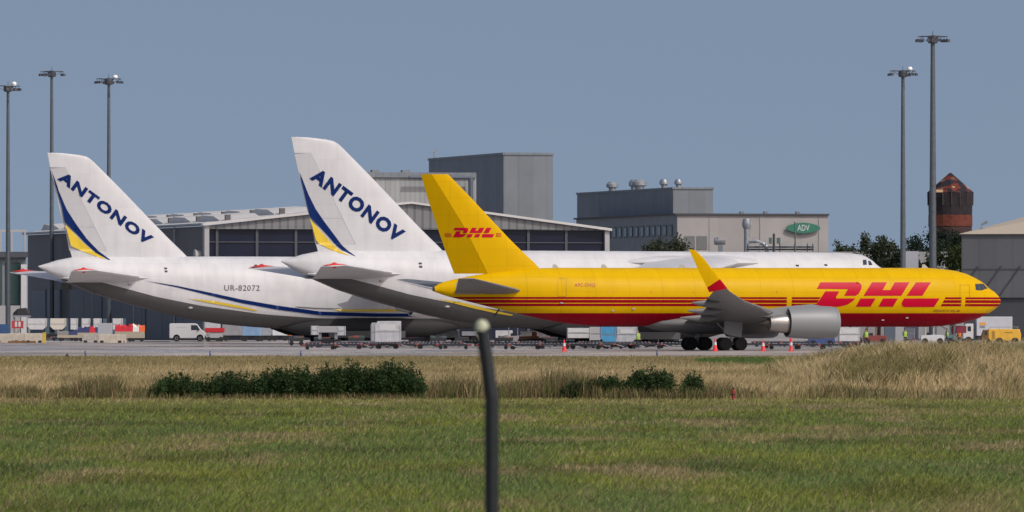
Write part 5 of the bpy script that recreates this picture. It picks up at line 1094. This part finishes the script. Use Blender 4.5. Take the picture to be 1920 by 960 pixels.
# white van
def van(px, D, L, h):
    X0, Y0 = W(px, D); v = empty('delivery_van', (X0, Y0, .02), label='white delivery van facing right in front of the dark hangar', cat='van'); s = L
    pr = [(-.5*s, .45), (-.5*s, h*.96), (-.47*s, h), (.20*s, h), (.27*s, h*.95), (.395*s, h*.62), (.47*s, h*.52), (.5*s, h*.40), (.5*s, .4), (.44*s, .3), (-.46*s, .3)]
    b = MB(); b.prism(pr, -.95, .95); b = b.build('body', WPAINT, v, bevel=.07)
    MB().prism([(.10*s, h*.62), (.345*s, h*.62), (.265*s, h*.90), (.10*s, h*.90)], -.965, -.953).build('side_window', GLASS, v)
    MB().prism([(.10*s, h*.62), (.345*s, h*.62), (.265*s, h*.90), (.10*s, h*.90)], .953, .965).build('side_window', GLASS, v)
    MB().add([(.285*s, -.8, h*.93), (.285*s, .8, h*.93), (.402*s, .8, h*.635), (.402*s, -.8, h*.635)], [(0, 1, 2, 3)]).build('windscreen', GLASS, v)
    MB().box(.30*s, .31*s, -1.15, -.97, h*.58, h*.70).build('mirror', BLACK, v)
    for x in (-.30*s, .345*s):
        MB().lathe([(-.02, .02), (-.02, .44)], 20, axis='y', c=(x, -.96, .42)).build('wheel_arch', BLACK, v)
        for y in (-.9, .9):
            wv = MB().lathe([(-.11, .2), (-.11, .33), (-.07, .36), (.07, .36), (.11, .33), (.11, .2)], 18, axis='y', c=(x, y*1.03, .36)).build('wheel', TYRE, v, smooth=True)
            MB().lathe([(-.10, .05), (-.115, .2), (.1, .2)], 12, axis='y', c=(x, y*1.03, .36)).build('rim', RIM, wv, smooth=True)
    MB().box(-.51*s, -.5*s, -.93, -.75, .8, 1.15).build('tail_light', mat('tail_red', (.5, .02, .02), .3), v); MB().box(.47*s, .498*s, -.93, -.7, .72, .92).build('headlight', TRIM, v)
    MB().box(-.502*s, .502*s, -.96, .96, .3, .42).build('bumper', mat('bumper_grey', (.08, .08, .09), .7), v)
    MB().box(-.32*s, -.03*s, -.955, -.951, h*.74, h*.78).build('side_stripe', mat('stripe_grey', (.45, .47, .5), .5), v)
van(352, 1095, 4.65, 2.28)
# red ground power unit with tug
v = empty('ground_power_unit', (*W(403, 1078), .02), label='red ground unit with grey chassis right of the white van', cat='ground unit')
MB().prism([(-1.25, 1.15), (1.2, 1.15), (1.2, 1.65), (1.1, 1.72), (-1.2, 1.72), (-1.25, 1.6)], -.7, .7).build('body', mat('unit_red', (.5, .02, .03), .5), v, bevel=.04)
MB().box(-1.1, 1.0, -.6, .6, .45, 1.14).build('chassis', mat('grey_container', (.38, .39, .41), .6), v); MB().box(-.9, -.6, -.72, -.701, .9, 1.1).build('lamp', TRIM, v)
for x in (-.8, .8): MB().lathe([(-.1, .08), (-.1, .3), (.1, .3), (.1, .08)], 14, axis='y', c=(x, -.62, .3)).build('wheel', TYRE, v, smooth=True)
# orange loader
v = empty('orange_loader', (*W(1000, 880), .02), label='low orange and brown loader with a thin upright mast below the yellow tail', cat='loader')
MB().box(-1.5, .6, -.8, .8, .75, 1.05).build('platform', mat('loader_orange', (.42, .15, .06), .7, var=.2, vscale=3), v, bevel=.03); MB().box(-1.6, 1.3, -.7, .7, .3, .74).build('chassis', BLACK, v)
MB().tube((.1, 0, 1.0), (.1, 0, 2.7), .05).build('upright', TRIM, v); MB().box(-.15, .35, -.3, .3, 1.05, 1.5).build('control_box', mat('loader_orange', (.42, .15, .06), .7), v)
for x in (-1.1, .9): MB().lathe([(-.1, .08), (-.1, .3), (.1, .3), (.1, .08)], 14, axis='y', c=(x, -.75, .3)).build('wheel', TYRE, v, smooth=True)
# aircraft steps / tug near the far wheels of the left white jet
# box truck by the nose
v = empty('box_truck', (*W(1864, 960), .02), label='white box truck with orange mark behind the yellow jet nose', cat='truck'); D_ = 960; s_ = D_/F
x0, x1 = (1830-1864)*s_, (1897-1864)*s_; z0, z1 = Zat(630, D_), Zat(594, D_)
bx = MB().box(x0, x1, -1.2, 1.2, z0, z1).build('cargo_box', mat('truck_box_white', (.52, .55, .60), .5, var=.05, vscale=1), v, bevel=.05)
MB().box(x0+.35, x0+1.05, -1.23, -1.202, z1-.95, z1-.65).build('orange_mark', mat('mark_orange', (.75, .35, .08), .6), v); MB().box(x0+.38, x0+.95, -1.23, -1.202, z1-1.25, z1-1.05).build('grey_mark', mat('mark_grey', (.2, .22, .25), .6), v)
MB().box(x0, x1, -1.1, 1.1, .5, z0-.01).build('chassis', BLACK, v)
cb = MB().prism([(x0-1.5, .6), (x0-.35, .6), (x0-.35, 2.3), (x0-1.2, 2.3), (x0-1.5, 1.7)], -1.05, 1.05).build('cab', WPAINT, v, bevel=.05); MB().box(x0-1.0, x0-.62, -1.07, -1.051, 1.45, 2.0).build('side_window', GLASS, v)
for x in (x0-.9, x0+1.0, x1-.8): MB().lathe([(-.14, .1), (-.14, .42), (.14, .42), (.14, .1)], 16, axis='y', c=(x, -1.0, .42)).build('wheel', TYRE, v, smooth=True)
# yellow apron vehicle
v = empty('yellow_tanker', (*W(1880, 925), .02), label='yellow apron tanker with brown cab at the right picture edge', cat='truck'); D_ = 925; s_ = D_/F; YV = mat('tanker_yellow', (.72, .42, .05), .45, var=.08, vscale=2)
pr = [(-1.6, .45), (1.9, .45), (1.95, 1.1), (1.8, 1.72), (-1.5, 1.75), (-1.6, 1.6)]; MB().prism(pr, -.9, .9).build('tank', YV, v, bevel=.06)
MB().prism([(-2.35, .45), (-1.62, .45), (-1.62, 1.65), (-2.1, 1.65), (-2.3, 1.1)], -.85, .85).build('cab', mat('cab_brown', (.16, .08, .03), .6), v, bevel=.04); MB().box(-2.0, -1.75, -.87, -.851, 1.1, 1.5).build('side_window', GLASS, v)
rl = MB(); rl.tube((-1.4, -.4, 1.95), (1.7, -.4, 1.95), .03); 
for x in (-1.4, -.4, .6, 1.6): rl.tube((x, -.4, 1.74), (x, -.4, 1.95), .03)
rl.build('top_rail', STEEL, v); MB().box(.2, 1.0, -.92, -.901, 1.3, 1.4).box(-1.2, -.9, -.92, -.901, .6, 1.5).build('panel_line', mat('tanker_dark', (.35, .2, .03), .5), v)
for x in (-1.8, -.4, 1.3): MB().lathe([(-.14, .1), (-.14, .4), (.14, .4), (.14, .1)], 16, axis='y', c=(x, -.8, .4)).build('wheel', TYRE, v, smooth=True)
# tow tractors
def tractor(px, D, c_, label, cab=True):
    v = empty('tow_tractor', (*W(px, D), .02), label=label, cat='tow tractor', group='small tow tractors on the apron'); m_ = mat('tractor_'+c_[0], c_[1], .5)
    MB().prism([(-1.3, .35), (1.3, .35), (1.35, .85), (1.2, 1.0), (.2, 1.05), (-1.3, .95)], -.65, .65).build('body', m_, v, bevel=.04)
    if cab:
        cf = MB()
        for x in (-.8, .15):
            for y in (-.55, .55): cf.tube((x, y, 1.0), (x, y, 1.95), .04, .04, 5)
        cf.box(-.95, .3, -.62, .62, 1.95, 2.05); cf.build('roof_frame', m_, v)
    MB().box(-.6, -.2, -.3, .3, 1.0, 1.3).build('seat', BLACK, v)
    for x in (-.85, .85): MB().lathe([(-.1, .08), (-.1, .34), (.1, .34), (.1, .08)], 14, axis='y', c=(x, -.6, .34)).build('wheel', TYRE, v, smooth=True)
tractor(1640, 930, ('maroon', (.22, .05, .05)), 'dark red tow tractor right of the white container')
tractor(1748, 960, ('white', (.6, .62, .65)), 'white roofed tow tractor under the yellow jet forward fuselage')
tractor(1795, 975, ('teal', (.10, .20, .20)), 'dark green tow tractor beside the nose wheel')
tractor(968, 905, ('grey', (.35, .36, .38)), 'grey tow tractor with frame roof right of the fence post')
tractor(895, 1000, ('cream', (.5, .48, .36)), 'cream tow tractor left of the fence post', False)
tractor(1540, 860, ('navyred', (.05, .09, .25)), 'blue tow tractor just behind the engine intake of the yellow jet', False)
uld(1700, 990, 30, 636, 616, 'dim grey covered container behind the forward belly of the yellow jet', (0, 0), mat('dim_cover', (.12, .13, .17), .7), door=False)

# people in high visibility vests
SKIN = mat('skin', (.45, .27, .19), .6); TRO = mat('work_trousers', (.03, .04, .06), .8); HAIR = mat('hair_dark', (.03, .02, .015), .8)
def person_mesh(stride=.12):
    me = bpy.data.meshes.new('person')
    J = [((0, 0, .98), .155), ((0, 0, 1.18), .14), ((0, 0, 1.40), .165), ((0, 0, 1.50), .075), ((0, -.01, 1.58), .075), ((0, -.015, 1.68), .10), ((0, -.01, 1.76), .055),
         ((-.20, 0, 1.43), .065), ((-.26, .02, 1.15), .048), ((-.24, -.08, .92), .036), ((-.24, -.10, .82), .04),
         ((.20, 0, 1.43), .065), ((.27, .0, 1.15), .048), ((.25, -.10, .92), .036), ((.25, -.13, .82), .04),
         ((-.10, 0, .90), .10), ((-.11, -stride*.5, .50), .068), ((-.11, -stride, .09), .045), ((-.11, -stride-.15, .04), .04),
         ((.10, 0, .90), .10), ((.11, stride*.4, .50), .068), ((.11, stride, .09), .045), ((.11, stride-.15, .04), .04)]
    E = [(0, 1), (1, 2), (2, 3), (3, 4), (4, 5), (5, 6), (2, 7), (7, 8), (8, 9), (9, 10), (2, 11), (11, 12), (12, 13), (13, 14), (0, 15), (15, 16), (16, 17), (17, 18), (0, 19), (19, 20), (20, 21), (21, 22)]
    me.from_pydata([j[0] for j in J], E, []); o = bpy.data.objects.new('person', me); col.objects.link(o)
    sk = o.modifiers.new('skin', 'SKIN'); sub = o.modifiers.new('sub', 'SUBSURF'); sub.levels = 1; sub.render_levels = 1
    sv = me.skin_vertices[0].data
    for i, j in enumerate(J): sv[i].radius = (j[1], j[1]*(.8 if i in (0, 1, 2) else 1))
    sv[0].use_root = True
    dg = bpy.context.evaluated_depsgraph_get(); m2 = bpy.data.meshes.new_from_object(o.evaluated_get(dg)); bpy.data.objects.remove(o)
    m2.materials.clear(); m2.materials.append(TRO); m2.materials.append(SKIN)
    for p in m2.polygons:
        p.use_smooth = True; c = p.center; p.material_index = 1 if (c.z > 1.53 or (abs(c.x) > .2 and c.z < .95)) else 0
    return m2
PM = [person_mesh(.12), person_mesh(.22)]
def person(px, D, rz, label, k_=0, vest=HIVIS):
    o = bpy.data.objects.new('person', PM[k_]); col.objects.link(o); o.location = (*W(px, D), .02); o.rotation_euler = (0, 0, R(rz)); setp(o, label, 'person', 'ground crew in work clothes')
    MB().loft([[(r_*math.cos(a)*1.25, r_*math.sin(a)*.95, z) for a in [2*math.pi*i/14 for i in range(14)]] for z, r_ in ((.88, .18), (1.1, .175), (1.35, .19), (1.47, .12))], False, False).build('vest', vest, o, smooth=True)
    MB().lathe([(1.68, .115), (1.76, .10), (1.80, .04)], 12, c=(0, .0, 0)).build('hair', HAIR, o, smooth=True)
    MB().box(-.012, .012, -.135, -.09, 1.655, 1.69).build('nose', SKIN, o)
person(1624, 905, 200, 'person in bright green vest beside the dark red tractor', 0)
person(1697, 925, 20, 'person in yellow-green vest by the pale grey cabinet', 1)
person(1775, 950, 90, 'person in yellow-green vest left of the nose wheel', 1)
person(1799, 900, -30, 'person in orange vest right of the nose wheel', 0, mat('hivis_orange', (.75, .22, .04), .8))
person(1196, 800, 10, 'person in yellow vest right of the cut corner container', 0)
person(543, 1000, 0, 'person in orange vest right of the white box trailer', 0, mat('hivis_orange', (.75, .22, .04), .8))
person(564, 960, 45, 'person in pale vest left of the grey arch loader', 1, mat('vest_pale', (.6, .5, .3), .8))
